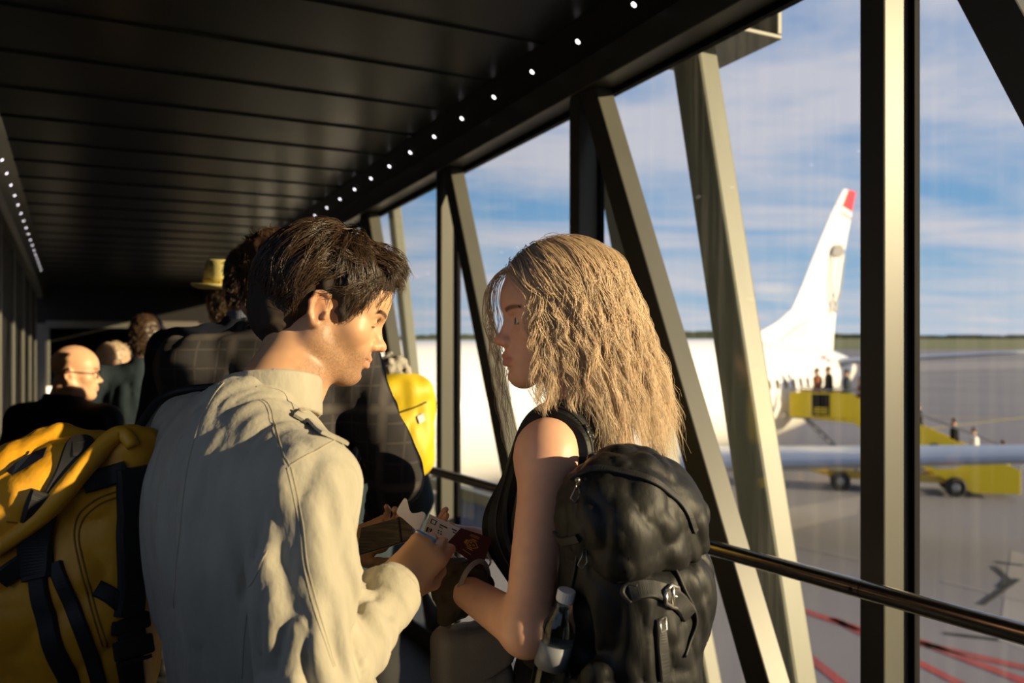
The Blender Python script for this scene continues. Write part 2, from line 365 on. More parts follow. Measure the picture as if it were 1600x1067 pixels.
MB().quad8([(-900, 325, G-.5), (1600, 325, G-.5), (1600, 2600, G-.5), (-900, 2600, G-.5), (-900, 325, G+.05), (1600, 325, G+.05), (1600, 2600, G+.05), (-900, 2600, G+.05)]).build('meadow', M_GRASS)['kind'] = 'structure'
# tree belt on the horizon
mb = MB(); top = []; bot = []; x = -1100
while x < 1700:
    hgt = 8.5 + 3.5 * math.sin(x * .006) + RNG.uniform(-1.6, 1.6); top.append((x, 1350 + 60 * math.sin(x * .004), G + hgt)); bot.append((x, 1350 + 60 * math.sin(x * .004), G - 1)); x += RNG.uniform(5, 12)
b = len(top); mb.v = top + bot + [(p[0], p[1] + 50, p[2] * .98) for p in top]; mb.f = [(b+i, b+i+1, i+1, i) for i in range(b-1)] + [(i, i+1, 2*b+i+1, 2*b+i) for i in range(b-1)]
tag(mb.build('tree_belt', M_TREES), 'dark low belt of trees along the horizon beyond the meadow', 'trees', kind='stuff')
def gpt(px, py, lift=.006):
    d = 5.5 * FPX / (py - HOR); return Vector(((px - CX) / FPX * d, d, G + lift))
def stripe(name, a, b, w, m, lift=.006):
    a, b = gpt(*a, lift), gpt(*b, lift); d = (b - a).normalized(); n = Vector((-d.y, d.x, 0)) * w / 2
    return MB().prism([a - n, b - n, b + n, a + n], (0, 0, 1), .004).build(name, m, gp)
for a, b, w in (((1150, 920), (1345, 984), .26), ((1345, 984), (1780, 1085), .26), ((1300, 966), (1600, 1120), .2), ((1230, 1000), (1420, 1150), .2), ((1430, 1000), (1640, 1080), .26)):
    stripe('red_line', a, b, w, M_RED)
stripe('yellow_line', (1452, 650), (1590, 655), .35, M_YLINE); stripe('yellow_line', (1430, 672), (1640, 648), .30, M_YLINE, .011)
stripe('pale_line', (1180, 840), (1345, 876), .10, M_SLAB); stripe('pale_line', (1470, 908), (1640, 950), .08, M_SLAB)
for k, (a, b, c, d) in enumerate((((1225, 830), (1340, 803), (1345, 775), (1225, 795)), ((1560, 1000), (1720, 1060), (1720, 900), (1580, 860)), ((1430, 580), (1700, 572), (1700, 562), (1430, 566)))):
    MB().prism([gpt(*a, .003), gpt(*b, .003), gpt(*c, .003), gpt(*d, .003)], (0, 0, 1), .002).build('concrete_patch', M_SLAB, gp)
# tar repair squiggles
for a, b in (((1552, 885), (1575, 905)), ((1575, 905), (1562, 918)), ((1532, 945), (1590, 905)), ((1555, 878), (1600, 884)), ((1476, 990), (1560, 1000))):
    stripe('tar_line', a, b, .14, M_TYRE, .008)

# ------------------------------------------------------------------ the airliner: tail cone tip T0, axis AX (nose to tail), side SD (its left, towards us)
T0 = Vector((15.6, 38.0, 0)); AX = Vector((.75, .661, 0)).normalized(); SD = Vector((AX.y, -AX.x, 0))
def A(s, side, z): return T0 - AX * s + SD * side + Vector((0, 0, G + z))   # s metres ahead of the tail tip
plane = empty('airplane'); tag(plane, 'white jet airliner with a red-tipped tail fin parked beyond the glass', 'airplane')
st = [(0, .12, .16, 4.05), (.35, .32, .40, 4.0), (1.2, .62, .72, 3.92), (2.6, 1.02, 1.12, 3.8), (4.2, 1.45, 1.5, 3.66), (6, 1.74, 1.8, 3.48), (8.5, 1.88, 2.0, 3.36), (12, 1.88, 2.05, 3.32), (20, 1.88, 2.05, 3.32), (28, 1.88, 2.05, 3.32), (31, 1.80, 1.98, 3.28), (33, 1.5, 1.65, 3.12), (34.4, 1.05, 1.15, 2.95), (35.3, .5, .55, 2.82), (35.6, .1, .1, 2.8)]
rings = []
for s_, rx, rz, zc in st:
    rings.append([A(s_, rx * math.cos(w), zc + rz * math.sin(w)) for w in np.linspace(0, 2 * math.pi, 40, endpoint=False)])
MB().rings(rings).build('fuselage', M_WHITE, plane, smooth=True)
def rad_at(s_):
    for (a, r1, q1, c1), (b, r2, q2, c2) in zip(st, st[1:]):
        if a <= s_ <= b: t = (s_ - a) / (b - a); return r1 + (r2 - r1) * t, q1 + (q2 - q1) * t, c1 + (c2 - c1) * t
def skin(s_, z, lift=.01):
    rx, rz, zc = rad_at(s_); w = math.asin(max(-1, min(1, (z - zc) / rz))); return A(s_, (rx + lift) * math.cos(w), zc + (rz + lift) * math.sin(w))
# cabin windows, each a small rounded pane
wm = None
for k in range(12):
    s_ = 5.6 + .56 * k; z = 3.72
    pts = []
    for q in range(10):
        w = 2 * math.pi * q / 10; pts.append(skin(s_ + .12 * math.cos(w) * (abs(math.cos(w)) ** -.3 if abs(math.cos(w)) > .2 else 1), z + .19 * math.sin(w), .012))
    MB().prism(pts, SD, -.02).build('cabin_window', M_WIN, plane)
# aft door outline and the small red flag marks
dp = [skin(s_, z, .012) for s_, z in ((3.55, 2.75), (3.55, 4.35), (3.75, 4.5), (4.2, 4.5), (4.4, 4.35), (4.4, 2.75))]
MB().tube(dp + [dp[0]], .025, 6).build('door_frame', M_PRINT2, plane)
for s_, z, l in ((5.3, 4.55, .5), (4.9, 4.42, .3)):
    MB().prism([skin(s_, z), skin(s_ - l, z), skin(s_ - l, z + .1), skin(s_, z + .1)], SD, .01).build('red_mark', M_REDP, plane)
# fin: pixel outline cast onto the airliner's mid plane, then given an aerofoil thickness
def on_mid(px, py):
    d = Vector(((px - CX) / FPX, 1, (HOR - py) / FPX)); o = Vector((0, 0, EYE)); t = (T0 - o).dot(SD) / d.dot(SD); p = o + d * t
    return (T0 - p).dot(AX), p.z - G
lead = [on_mid(*q) for q in ((1098, 545), (1172, 527), (1212, 505), (1238, 482), (1252, 450), (1275, 390), (1300, 330), (1317, 296))]
trail = [on_mid(*q) for q in ((1300, 566), (1300, 560), (1301, 540), (1304, 500), (1308, 470), (1316, 410), (1328, 345), (1337, 300))]
def fin(name, i0, i1, f0, f1, m, th=.42, grow=0, sub=6):
    def at(L_, t): i = min(int(t), len(L_) - 2); q = t - i; return (L_[i][0] * (1-q) + L_[i+1][0] * q, L_[i][1] * (1-q) + L_[i+1][1] * q)
    rg = []
    for t in np.linspace(i0, i1, sub * 3):
        a, b_ = at(lead, t), at(trail, t); ring = []
        prof = [(0, 0), (.06, .5), (.2, .9), (.4, 1), (.7, .6), (1, .06)]
        xs = [(f0 + (f1 - f0) * x) for x, _ in prof]
        def thick(x): return np.interp(x, [p[0] for p in prof], [p[1] for p in prof])
        up = [(x, thick(x)) for x in xs]
        sc_ = th * (1 - .08 * t) * .5 + grow
        for x, y in up: ring.append(A(a[0] + (b_[0] - a[0]) * x, y * sc_ + .012, a[1] + (b_[1] - a[1]) * x))
        for x, y in reversed(up): ring.append(A(a[0] + (b_[0] - a[0]) * x, -y * sc_ - .012, a[1] + (b_[1] - a[1]) * x))
        rg.append(ring)
    return MB().rings(rg).build(name, m, plane, smooth=False)
fin('tail_fin', 0, 6.3, 0, .70, M_WHITE); fin('rudder', .4, 6.3, .705, 1, M_WHITE)
fin('fin_tip', 6.33, 7, 0, .25, M_WHITE, sub=2); fin('red_fin_tip', 6.33, 7, .25, 1, M_REDP, sub=2)
fin('fin_band', 6.02, 6.1, .3, .98, M_PRINT, grow=.012, sub=1)
# faint grey mark printed on the fin: a plain dark oval on a tall pale shape
def decal(px, m, name):
    pts = []
    for q in px: s_, z = on_mid(*q); pts.append(A(s_, .235, z))
    MB().prism(pts, SD, .012).build(name, m, plane)
decal([(1294, 388), (1300, 382), (1308, 384), (1312, 394), (1307, 402), (1297, 401), (1292, 397)], M_PRINT, 'fin_mark')
for a, b_ in (((1292, 398), (1290, 440)), ((1311, 400), (1306, 442)), ((1290, 440), (1291, 462)), ((1291, 462), (1297, 490)), ((1306, 442), (1302, 465)), ((1302, 458), (1292, 488)), ((1293, 470), (1303, 486))):
    decal([a, (a[0] + 2.2, a[1]), (b_[0] + 2.2, b_[1]), b_], M_PRINT, 'fin_mark')
decal([(1195, 545), (1240, 508), (1255, 500), (1254, 546)], M_PRINT2, 'fin_fillet_patch')  # pale grey patch over the fin's forward fillet
# wing, tailplane
def wing(name, root, tip, m, z0=None):
    """root/tip: (s_lead, s_trail, side, z, thickness)"""
    rg = []
    for t in np.linspace(0, 1, 10):
        a = [root[k] + (tip[k] - root[k]) * t for k in range(5)]; ring = []
        prof = [(0, 0), (.02, .3), (.08, .65), (.3, 1), (.6, .7), (1, .03)]
        for x, y in prof: ring.append(A(a[0] + (a[1] - a[0]) * x, a[2], a[3] + y * a[4] * .55))
        for x, y in reversed(prof[1:-1]): ring.append(A(a[0] + (a[1] - a[0]) * x, a[2], a[3] - y * a[4] * .45))
        rg.append(ring)
    return MB().rings(rg).build(name, m, plane, smooth=True)
for sg in (1, -1):
    wing('wing', (20.6, 13.6, 1.6 * sg, 1.75, .75), (13.4, 11.8, 16.6 * sg, 3.15, .26), M_BLUEG)
    wing('tailplane', (3.9, 1.0, .7 * sg, 4.35, .3), (.4, -.9, 7.1 * sg, 4.85, .12), M_BLUEG)
    # engine under the wing
    MB().lathe([(.70, 0), (.86, .25), (1.02, .9), (.98, 2.0), (.72, 3.2), (.60, 3.6), (.35, 3.6)], A(22.2, 4.9 * sg, 1.15), AX, 28).build('engine', M_WHITE, plane, smooth=True)
    for sd, s0 in ((3.2, 14.6), (6.4, 14.0), (9.3, 13.6), (11.6, 13.1)):
        z = 1.75 + (sd - 1.6) / 15 * 1.4 - .28
        MB().lathe([(.02, 0), (.16, .5), (.24, 1.3), (.22, 2.1), (.10, 2.8), (.02, 3.05)], A(s0 + 1.2, sd * sg, z), AX, 12).build('flap_fairing', M_WHITE, plane, smooth=True)
    for ds in (-.45, .45):
        MB().lathe([(.2, -.16), (.5, -.14), (.55, 0), (.5, .14), (.2, .16)], A(15.6 + ds, 2.86 * sg, .55), SD, 20).build('wheel', M_TYRE, plane, smooth=True)
    MB().tube([A(15.6, 2.86 * sg, .55), A(15.6, 2.7 * sg, 1.8)], .12, 10).build('gear_strut', M_STEEL, plane, smooth=True)
# nose gear so that the airliner stands on three legs
MB().lathe([(.15, -.1), (.36, -.1), (.38, 0), (.36, .1), (.15, .1)], A(31.2, 0, .38), SD, 18).build('wheel', M_TYRE, plane, smooth=True)
MB().tube([A(31.2, 0, .38), A(31.2, 0, 1.6)], .09, 8).build('gear_strut', M_STEEL, plane)

# ------------------------------------------------------------------ mobile stairs at the aft door
S0 = Vector((10.05, 30.1, 0)); SX = Vector((.945, -.327, 0)).normalized(); SY = Vector((-SX.y, SX.x, 0))   # SX away from the airliner, SY away from us
def S(s, w, z): return S0 + SX * s + SY * w + Vector((0, 0, G + z))
stairs = empty('boarding_stairs'); tag(stairs, 'yellow mobile boarding stairs reaching up to the rear of the airliner', 'stairs')
W = 1.5
for w0, nm in ((0, 'side_panel'), (W, 'side_panel')):
    MB().prism([S(0, w0, 2.55), S(0, w0, 3.45), S(2.15, w0, 3.45), S(2.15, w0, 2.4)], SY, .05).build(nm, M_YEL, stairs, bevel=.01)
    MB().prism([S(2.15, w0, 2.40), S(2.15, w0, 3.35), S(3.0, w0, 3.0), S(7.3, w0, 1.0), S(7.3, w0, .2), S(5.9, w0, .16), S(3.9, w0, 1.15)], SY, .05).build('stair_flank', M_YEL, stairs, bevel=.01)
    MB().tube([S(0, w0, 3.55), S(2.15, w0, 3.55), S(3.0, w0, 3.25), S(7.3, w0, 1.6), S(7.3, w0, 1.0)], .028, 8).build('rail', M_STEEL, stairs)
    MB().lathe([(.12, -.05), (.25, -.05), (.25, .05), (.12, .05)], S(4.7, w0 - .02, 1.55), SY, 18).build('hand_wheel', M_TYRE, stairs)
MB().prism([S(.75, -.01, 2.62), S(.75, -.01, 3.4), S(1.35, -.01, 3.4), S(1.35, -.01, 2.62)], SY, -.01).build('dark_sign', M_GAP, stairs)
for k in range(3): MB().prism([S(.82, -.022, 2.70 + .09 * k), S(1.28, -.022, 2.70 + .09 * k), S(1.28, -.022, 2.74 + .09 * k), S(.82, -.022, 2.74 + .09 * k)], SY, -.004).build('sign_line', M_YEL, stairs)
MB().prism([S(0, 0, 2.5), S(2.2, 0, 2.5), S(2.2, W, 2.5), S(0, W, 2.5)], (0, 0, 1), .06).build('platform', M_STEEL, stairs)
for k in range(13):
    s_ = 2.2 + k * .38; z = 2.33 - k * .178
    MB().prism([S(s_, .05, z), S(s_ + .40, .05, z), S(s_ + .40, W, z), S(s_, W, z)], (0, 0, 1), .04).build('step', M_STEEL, stairs)
# trailer chassis under the stairs
MB().prism([S(1.3, .1, .42), S(1.3, .1, .72), S(5.9, .1, .66), S(5.9, .1, .42)], SY, 1.3).build('chassis', M_YELD, stairs, bevel=.02)
MB().prism([S(2.9, .05, .7), S(2.9, .05, 1.55), S(3.25, .05, 1.5), S(3.25, .05, .7)], SY, 1.4).build('power_box', M_YEL, stairs, bevel=.04)
MB().tube([S(4.1, .2, .7), S(4.5, .2, .95), S(4.75, .2, 1.35)], .09, 8).build('lifting_strut', M_STEEL, stairs)
for s_, w0 in ((1.7, 0), (1.7, W), (5.35, 0), (5.35, W)):
    wl_ = MB().lathe([(.14, -.1), (.30, -.1), (.34, -.05), (.34, .05), (.30, .1), (.14, .1)], S(s_, w0 - .05, .34), SY, 22).build('wheel', M_TYRE, stairs)
    MB().lathe([(.13, -.12), (.10, -.13), (.03, -.13)], S(s_, w0 - .05, .34), SY, 14).build('hub', M_STEEL, wl_)
MB().tube([S(1.3, .7, .5), S(.2, .7, .75), S(-.35, .7, 1.35)], .10, 8).build('tow_bar', M_YEL, stairs)
for w0 in (.1, 1.4): MB().tube([S(.5, w0, 2.5), S(2.3, w0, .7)], .05, 8).build('support_leg', M_STEEL, stairs)
# traffic cone
cone = empty('traffic_cone'); tag(cone, 'orange and white traffic cone standing on the apron', 'cone')
cp = gpt(1313, 738, 0)
MB().box(cp + Vector((0, 0, .02)), (.2, .2, .02)).build('base', M_TYRE, cone)
for (r0, z0, r1, z1, m) in ((.16, .04, .125, .25, M_ORANGE), (.125, .25, .095, .42, M_WHITE), (.095, .42, .03, .74, M_ORANGE)):
    MB().lathe([(r0, z0), (r1, z1)], cp, (0, 0, 1), 18).build('cone_band', m, cone, smooth=True)
# ================================================================== figures: signed distance fields -> one smooth mesh
def smin(a, b, k):
    if k <= 0: return np.minimum(a, b)
    h = np.clip(.5 + .5 * (b - a) / k, 0, 1); return b + (a - b) * h - k * h * (1 - h)
def smax(a, b, k): return -smin(-a, -b, k)
_HT = np.random.default_rng(5).random(4096).astype(np.float32)
def vnoise(Q):                                # value noise, Q (...,3) -> 0..1
    i = np.floor(Q).astype(np.int64); f = (Q - i).astype(np.float32); f = f * f * (3 - 2 * f); out = 0
    for dx in (0, 1):
        for dy in (0, 1):
            for dz in (0, 1):
                hsh = ((i[..., 0] + dx) * 73856093 ^ (i[..., 1] + dy) * 19349663 ^ (i[..., 2] + dz) * 83492791) & 4095
                w = (f[..., 0] if dx else 1 - f[..., 0]) * (f[..., 1] if dy else 1 - f[..., 1]) * (f[..., 2] if dz else 1 - f[..., 2])
                out = out + _HT[hsh] * w
    return out
def n3(v): return np.array(v, np.float32)
class SDF:
    def __init__(s): s.ops = []; s.M = np.eye(4, dtype=np.float32); s.sc = 1.0
    def frame(s, M, sc=1.0): s.M = np.array(M, np.float32); s.sc = sc; return s
    def world(s): return s.frame(np.eye(4))
    def pt(s, p): return s.M[:3, :3] @ n3(p) * s.sc + s.M[:3, 3]
    def cap(s, a, b, ra, rb=None, k=.02, op='u'):
        rb = ra if rb is None else rb; a, b = s.pt(a), s.pt(b); ra *= s.sc; rb *= s.sc; k *= s.sc
        ab = b - a; L2 = max(float(ab @ ab), 1e-9)
        def fn(Q):
            q = Q - a; t = np.clip((q @ ab) / L2, 0, 1); q = q - t[..., None] * ab
            return np.sqrt((q * q).sum(-1)) - (ra + (rb - ra) * t)
        s.ops.append((fn, (a + b) / 2, math.sqrt(L2) / 2 + max(ra, rb), k, op)); return s
    def ell(s, c, r, R=None, k=.02, op='u'):
        c = s.pt(c); A_ = s.M[:3, :3] if R is None else s.M[:3, :3] @ np.array(R, np.float32); r = n3(r) * s.sc; k *= s.sc
        def fn(Q):
            q = (Q - c) @ A_; k0 = np.sqrt(((q / r) ** 2).sum(-1)); k1 = np.sqrt(((q / (r * r)) ** 2).sum(-1)) + 1e-6
            return k0 * (k0 - 1) / k1
        s.ops.append((fn, c, float(r.max()), k, op)); return s
    def box(s, c, hf, R=None, rd=.01, k=.01, op='u'):
        c = s.pt(c); A_ = s.M[:3, :3] if R is None else s.M[:3, :3] @ np.array(R, np.float32); hf = n3(hf) * s.sc - rd
        def fn(Q):
            q = np.abs((Q - c) @ A_) - hf; return np.sqrt((np.maximum(q, 0) ** 2).sum(-1)) + np.minimum(q.max(-1), 0) - rd
        s.ops.append((fn, c, float(np.linalg.norm(hf)) + rd, k, op)); return s
    def ring(s, c, n, rad, th, hh, k=.006, sq=1.0, ax=None, op='u'):
        c = s.pt(c); n = n3(n); n = n / np.linalg.norm(n); ax = n3(ax if ax is not None else (1, 0, 0)); ax = ax - n * (ax @ n); ax = ax / np.linalg.norm(ax); ay = np.cross(n, ax)
        def fn(Q):
            q = Q - c; x = q @ ax; y = (q @ ay) / sq; z = q @ n; a = np.abs(np.sqrt(x * x + y * y) - rad) - th; b = np.abs(z) - hh
            return np.sqrt(np.maximum(a, 0) ** 2 + np.maximum(b, 0) ** 2) + np.minimum(np.maximum(a, b), 0) - .002
        s.ops.append((fn, c, rad * max(1, sq) + th + hh, k, op)); return s
    def cut(s, p, n, k=.004):                 # keep the side where (q-p).n < 0
        p = s.pt(p); n = s.M[:3, :3] @ n3(n); n = n / np.linalg.norm(n)
        s.ops.append((lambda Q: (Q - p) @ n, None, 0, k, 'i')); return s
    def disp(s, fn, c=None, R=0): s.ops.append((fn, None if c is None else n3(c), R, 0, 'd')); return s
    def eval(s, Q, bc, hd):                   # Q (nb,m,3) points of nb blocks with centres bc and half diagonals hd
        d = np.full(Q.shape[:2], .35, np.float32)
        for fn, c, R, k, op in s.ops:
            if c is None: m = slice(None)
            else:
                m = np.linalg.norm(bc - c, axis=1) < R + hd + k + .12
                if not m.any(): continue
            q = Q[m]; a = d[m]
            if op == 'd': a = a + fn(q)
            else:
                b = fn(q).astype(np.float32)
                a = smin(a, b, k) if op == 'u' else smax(a, -b, k) if op == 's' else smax(a, b, k)
            d[m] = a
        return d
def axis_coords(lo, hi, h, fine):
    out = [lo]; x = lo
    while x < hi:
        st = h
        for a, b, hf in fine:
            if a - h * .5 < x < b: st = min(st, hf)
        x += st; out.append(x)
    pad = (-(len(out) - 1)) % 8
    for _ in range(pad): x += h; out.append(x)
    return np.array(out, np.float32)
def sdf_mesh(name, F, lo, hi, h, fine=()):
    """fine: list of (lo3, hi3, step)"""
    X = [axis_coords(lo[i], hi[i], h, [(f[0][i], f[1][i], f[2]) for f in fine]) for i in range(3)]
    nb = [(len(x) - 1) // 8 for x in X]
    I = np.stack(np.meshgrid(*[np.arange(n) for n in nb], indexing='ij'), -1).reshape(-1, 3)
    a = np.stack([X[i][I[:, i] * 8] for i in range(3)], 1); b = np.stack([X[i][I[:, i] * 8 + 8] for i in range(3)], 1)
    bc = (a + b) / 2; hd = np.linalg.norm(b - a, axis=1) / 2
    d0 = F.eval(bc[:, None, :], bc, hd)[:, 0]
    act = np.abs(d0) < hd * 1.35 + .006
    I = I[act]; bc = bc[act]; hd = hd[act]
    g = np.arange(9)
    co = [X[i][I[:, i:i+1] * 8 + g] for i in range(3)]      # (nb,9)
    n = len(I)
    Q = np.empty((n, 9, 9, 9, 3), np.float32)
    Q[..., 0] = co[0][:, :, None, None]; Q[..., 1] = co[1][:, None, :, None]; Q[..., 2] = co[2][:, None, None, :]
    D = F.eval(Q.reshape(n, 729, 3), bc, hd).reshape(n, 9, 9, 9)
    S_ = D < 0
    # vertices: mean of edge crossings of each cell
    acc = np.zeros((n, 8, 8, 8, 3), np.float32); cnt = np.zeros((n, 8, 8, 8), np.float32)
    corner = [(i, j, k) for i in (0, 1) for j in (0, 1) for k in (0, 1)]
    sl = lambda o: (slice(None), slice(o[0], o[0] + 8), slice(o[1], o[1] + 8), slice(o[2], o[2] + 8))
    for c0 in corner:
        for ax in range(3):
            if c0[ax]: continue
            c1 = list(c0); c1[ax] = 1
            a, b = D[sl(c0)], D[sl(c1)]; m = (a < 0) != (b < 0)
            if not m.any(): continue
            t = a[m] / (a[m] - b[m]); pa, pb = Q[sl(c0)][m], Q[sl(c1)][m]
            acc[m] += pa + (pb - pa) * t[:, None]; cnt[m] += 1
    vm = cnt > 0
    V = acc[vm] / cnt[vm][:, None]
    NC = [x * 8 for x in nb]
    bi, i, j, k = np.nonzero(vm)
    gid = ((I[bi, 0] * 8 + i) * NC[1] + I[bi, 1] * 8 + j) * NC[2] + I[bi, 2] * 8 + k
    order = np.argsort(gid); sg = gid[order]
    faces = []
    for ax in range(3):
        s0 = S_[:, :8, :8, :8]; o = [0, 0, 0]; o[ax] = 1; s1 = S_[sl(o)]
        m = s0 != s1; bi, i, j, k = np.nonzero(m)
        if len(bi) == 0: continue
        c = np.stack([I[bi, 0] * 8 + i, I[bi, 1] * 8 + j, I[bi, 2] * 8 + k], 1)
        u, v = [(1, 2), (2, 0), (0, 1)][ax]
        quad = []; ok = np.ones(len(bi), bool)
        for du, dv in ((0, 0), (-1, 0), (-1, -1), (0, -1)):
            cc = c.copy(); cc[:, u] += du; cc[:, v] += dv; ok &= (cc >= 0).all(1)
            gg = (cc[:, 0] * NC[1] + cc[:, 1]) * NC[2] + cc[:, 2]
            p = np.clip(np.searchsorted(sg, gg), 0, len(sg) - 1); ok &= sg[p] == gg; quad.append(order[p])
        q = np.stack(quad, 1)[ok]; fl = s0[bi, i, j, k][ok]
        q[~fl] = q[~fl][:, ::-1]; faces.append(q)
    Fc = np.concatenate(faces)
    me = np_mesh(name, V, Fc)
    return me, V, Fc
def set_col(me, C):                           # pigment per point
    a = me.color_attributes.new('pigment', 'FLOAT_COLOR', 'POINT'); c = np.ones((len(C), 4), np.float32); c[:, :3] = C; a.data.foreach_set('color', c.ravel())
def tubes(name, Pth, rad, sides=3):           # Pth (N,S,3), rad (S,) or (N,S)
    N_, S_, _ = Pth.shape; Tn = np.gradient(Pth, axis=1); Tn /= np.linalg.norm(Tn, axis=2, keepdims=True) + 1e-9
    ref = np.broadcast_to(n3((.31, .83, .46)), Tn.shape); a = np.cross(Tn, ref); a /= np.linalg.norm(a, axis=2, keepdims=True) + 1e-6; b = np.cross(Tn, a)
    rad = np.broadcast_to(np.asarray(rad, np.float32), (N_, S_))[..., None]
    V = np.stack([Pth + (a * math.cos(w) + b * math.sin(w)) * rad for w in np.linspace(0, 2 * math.pi, sides, endpoint=False)], 2).reshape(-1, 3)
    base = (np.arange(N_)[:, None, None] * S_ + np.arange(S_ - 1)[None, :, None]) * sides; j = np.arange(sides)[None, None, :]; q = (j + 1) % sides
    Fq = np.stack([base + j, base + q, base + sides + q, base + sides + j], -1).reshape(-1, 4)
    return np_mesh(name, V, Fq)
# ------------------------------------------------------------------ anatomy
def head_matrix(origin, fwd, roll=0):
    f = Vector(fwd).normalized(); r = f.cross(Vector((0, 0, 1))).normalized(); u = r.cross(f)
    if roll: q = Matrix.Rotation(roll, 3, f); r = q @ r; u = q @ u
    M = np.eye(4, dtype=np.float32); M[:3, 0] = r; M[:3, 1] = f; M[:3, 2] = u; M[:3, 3] = origin
    return M
def head_sdf(F, M, sc, female=False, lid=.0035, smile=.002, ears=True):
    F.frame(M, sc); w = .95 if female else 1
    F.ell((0, -.004, .036), (.074, .096, .084), k=.01)
    F.ell((0, .034, .030), (.062, .058, .052), k=.03)
    F.ell((0, .028, -.040), (.059 * w, .061, .070), k=.03)
    for s in (1, -1):
        F.cap((s * .060, -.004, -.02), (s * .055 * w, .002, -.060), .016 * w, k=.025)
        F.cap((s * .055 * w, .002, -.062), (s * .014, .070, -.102), .017 * w, .016, k=.028)
        F.ell((s * .042, .056, -.025), (.025, .024, .02), k=.03)
        if not female: F.cap((s * .010, .0875, .014), (s * .042, .072, .015), .0095, .008, k=.014)
    F.ell((0, .074, -.064), (.032, .026, .031), k=.024)
    F.ell((0, .077, -.101), (.020 if not female else .016, .0185, .0165), k=.022)
    for s in (1, -1):
        F.ell((s * .0315, .097, -.001), (.020, .016, .0125), k=.014, op='s')
        F.ell((s * .0315, .0735, -.001), (.0155, .0148, .0135), k=.006)
        F.ell((s * .0315, .0885, -.0015), (.0125, .010, max(lid, .0006)), k=.0025, op='s')
        F.cap((s * .019, .0845, .0075), (s * .043, .0755, .0075), .0011, k=.004, op='s')
    n = .93 if female else 1
    F.cap((0, .0845, .002), (0, .1055 * (1 if n == 1 else .985), -.030), .0075 * n, .0095 * n, k=.014)
    F.ell((0, .1105 if n == 1 else .1085, -.034), (.0105 * n, .0115, .0095 * n), k=.008)
    for s in (1, -1):
        F.ell((s * .0125 * n, .098, -.0385), (.0075, .0105, .0078), k=.007)
        F.ell((s * .0062, .1035, -.0465), (.0034, .0065, .0030), k=.003, op='s')
    lp = 1.12 if female else .92
    for s in (1, -1):
        F.cap((s * .022, .0895, -.0672 + smile), (s * .004, .1005, -.0628), .0040, .0058 * lp, k=.006)
        F.cap((s * .020, .0895, -.0702 + smile), (0, .0985, -.0758), .0042, .0072 * lp, k=.006)
        F.cap((s * .0235, .0915, -.0685 + smile), (0, .1085, -.0690), .0013, .0013, k=.0035, op='s')
    F.cap((-.012, .1015, -.0875), (.012, .1015, -.0875), .004, k=.010, op='s')
    if ears:
        for s in (1, -1):
            F.ell((s * .0765, -.011, -.014), (.0075, .0165, .028), k=.006)
            e = [(-.004, .000, .012), (.0, -.004, .026), (.002, -.014, .030), (.004, -.025, .022), (.004, -.028, .006), (.003, -.022, -.014), (.001, -.012, -.027), (0, -.004, -.028)]
            for p, q in zip(e, e[1:]): F.cap((s * (.080 + p[0]), p[1], p[2] - .012), (s * (.080 + q[0]), q[1], q[2] - .012), .0042, k=.004)
            F.ell((s * .0775, -.007, -.038), (.0052, .0078, .0090), k=.006)
            F.ell((s * .0865, -.008, -.016), (.0055, .0085, .0135), k=.004, op='s')
            F.cap((s * .083, .004, -.016), (s * .083, .003, -.024), .0042, k=.004)
    F.world()
def in_head(V, M, sc): return ((V - M[:3, 3]) @ M[:3, :3]) / sc
def sstep(a, b, x): t = np.clip((x - a) / (b - a), 0, 1); return t * t * (3 - 2 * t)
def skin_pigment(V, M, sc, base, lips, brow, beard=0, beard_col=(.10, .06, .04), far=True):
    C = np.tile(n3(base), (len(V), 1)); L = in_head(V, M, sc); x, y, z = np.abs(L[:, 0]), L[:, 1], L[:, 2]
    C *= (.94 + .12 * vnoise(V * 90))[:, None]
    def blend(m, c): 
        nonlocal C
        C = C * (1 - m[:, None]) + n3(c) * m[:, None]
    hd = (np.abs(L) < .16).all(1)
    red = np.exp(-((y - .112) ** 2 + (z + .036) ** 2 + x * x) / .014 ** 2) * .18 + np.exp(-((x - .08) ** 2 + (y + .02) ** 2 + (z + .012) ** 2) / .022 ** 2) * .45
    blend(np.clip(red, 0, .5) * hd, (base[0] * 1.02, base[1] * .60, base[2] * .52))
    m = sstep(1.15, .8, np.sqrt((x / .0235) ** 2 + ((z + .0692 - .002 * (x / .02)) / .0105) ** 2)) * (y > .086) * hd
    blend(m * .65, lips)
    bz = .0200 + .0062 * np.sin(np.clip((x - .010) / .042, 0, 1) * 2.3) - .0025
    m = sstep(.0052, .0022, np.abs(z - bz) * (1 + 8 * np.clip(x - .035, 0, 1))) * sstep(.010, .016, x) * sstep(.052, .046, x) * (y > .05) * hd
    blend(m * (.75 + .25 * vnoise(V * 700)), brow)
    if beard:
        up = -.040 + .030 * sstep(.055, .0, y)           # cheeks higher towards the ear
        m = sstep(.0, .022, up - z) * sstep(-.03, .02, y) * sstep(-.150, -.118, z) * hd
        m *= 1 - sstep(1.15, .85, np.sqrt((x / .023) ** 2 + ((z + .0692) / .0095) ** 2)) * (y > .086)
        blend(m * beard * (.45 + .9 * vnoise(V * 900)), beard_col)
    m = sstep(.0030, .0012, np.abs(z + .0055 + .0012 * (x - .03) * 40)) * sstep(.018, .022, x) * sstep(.046, .043, x) * (y > .072) * hd
    blend(m * .8, brow)                                  # lashes
    return C
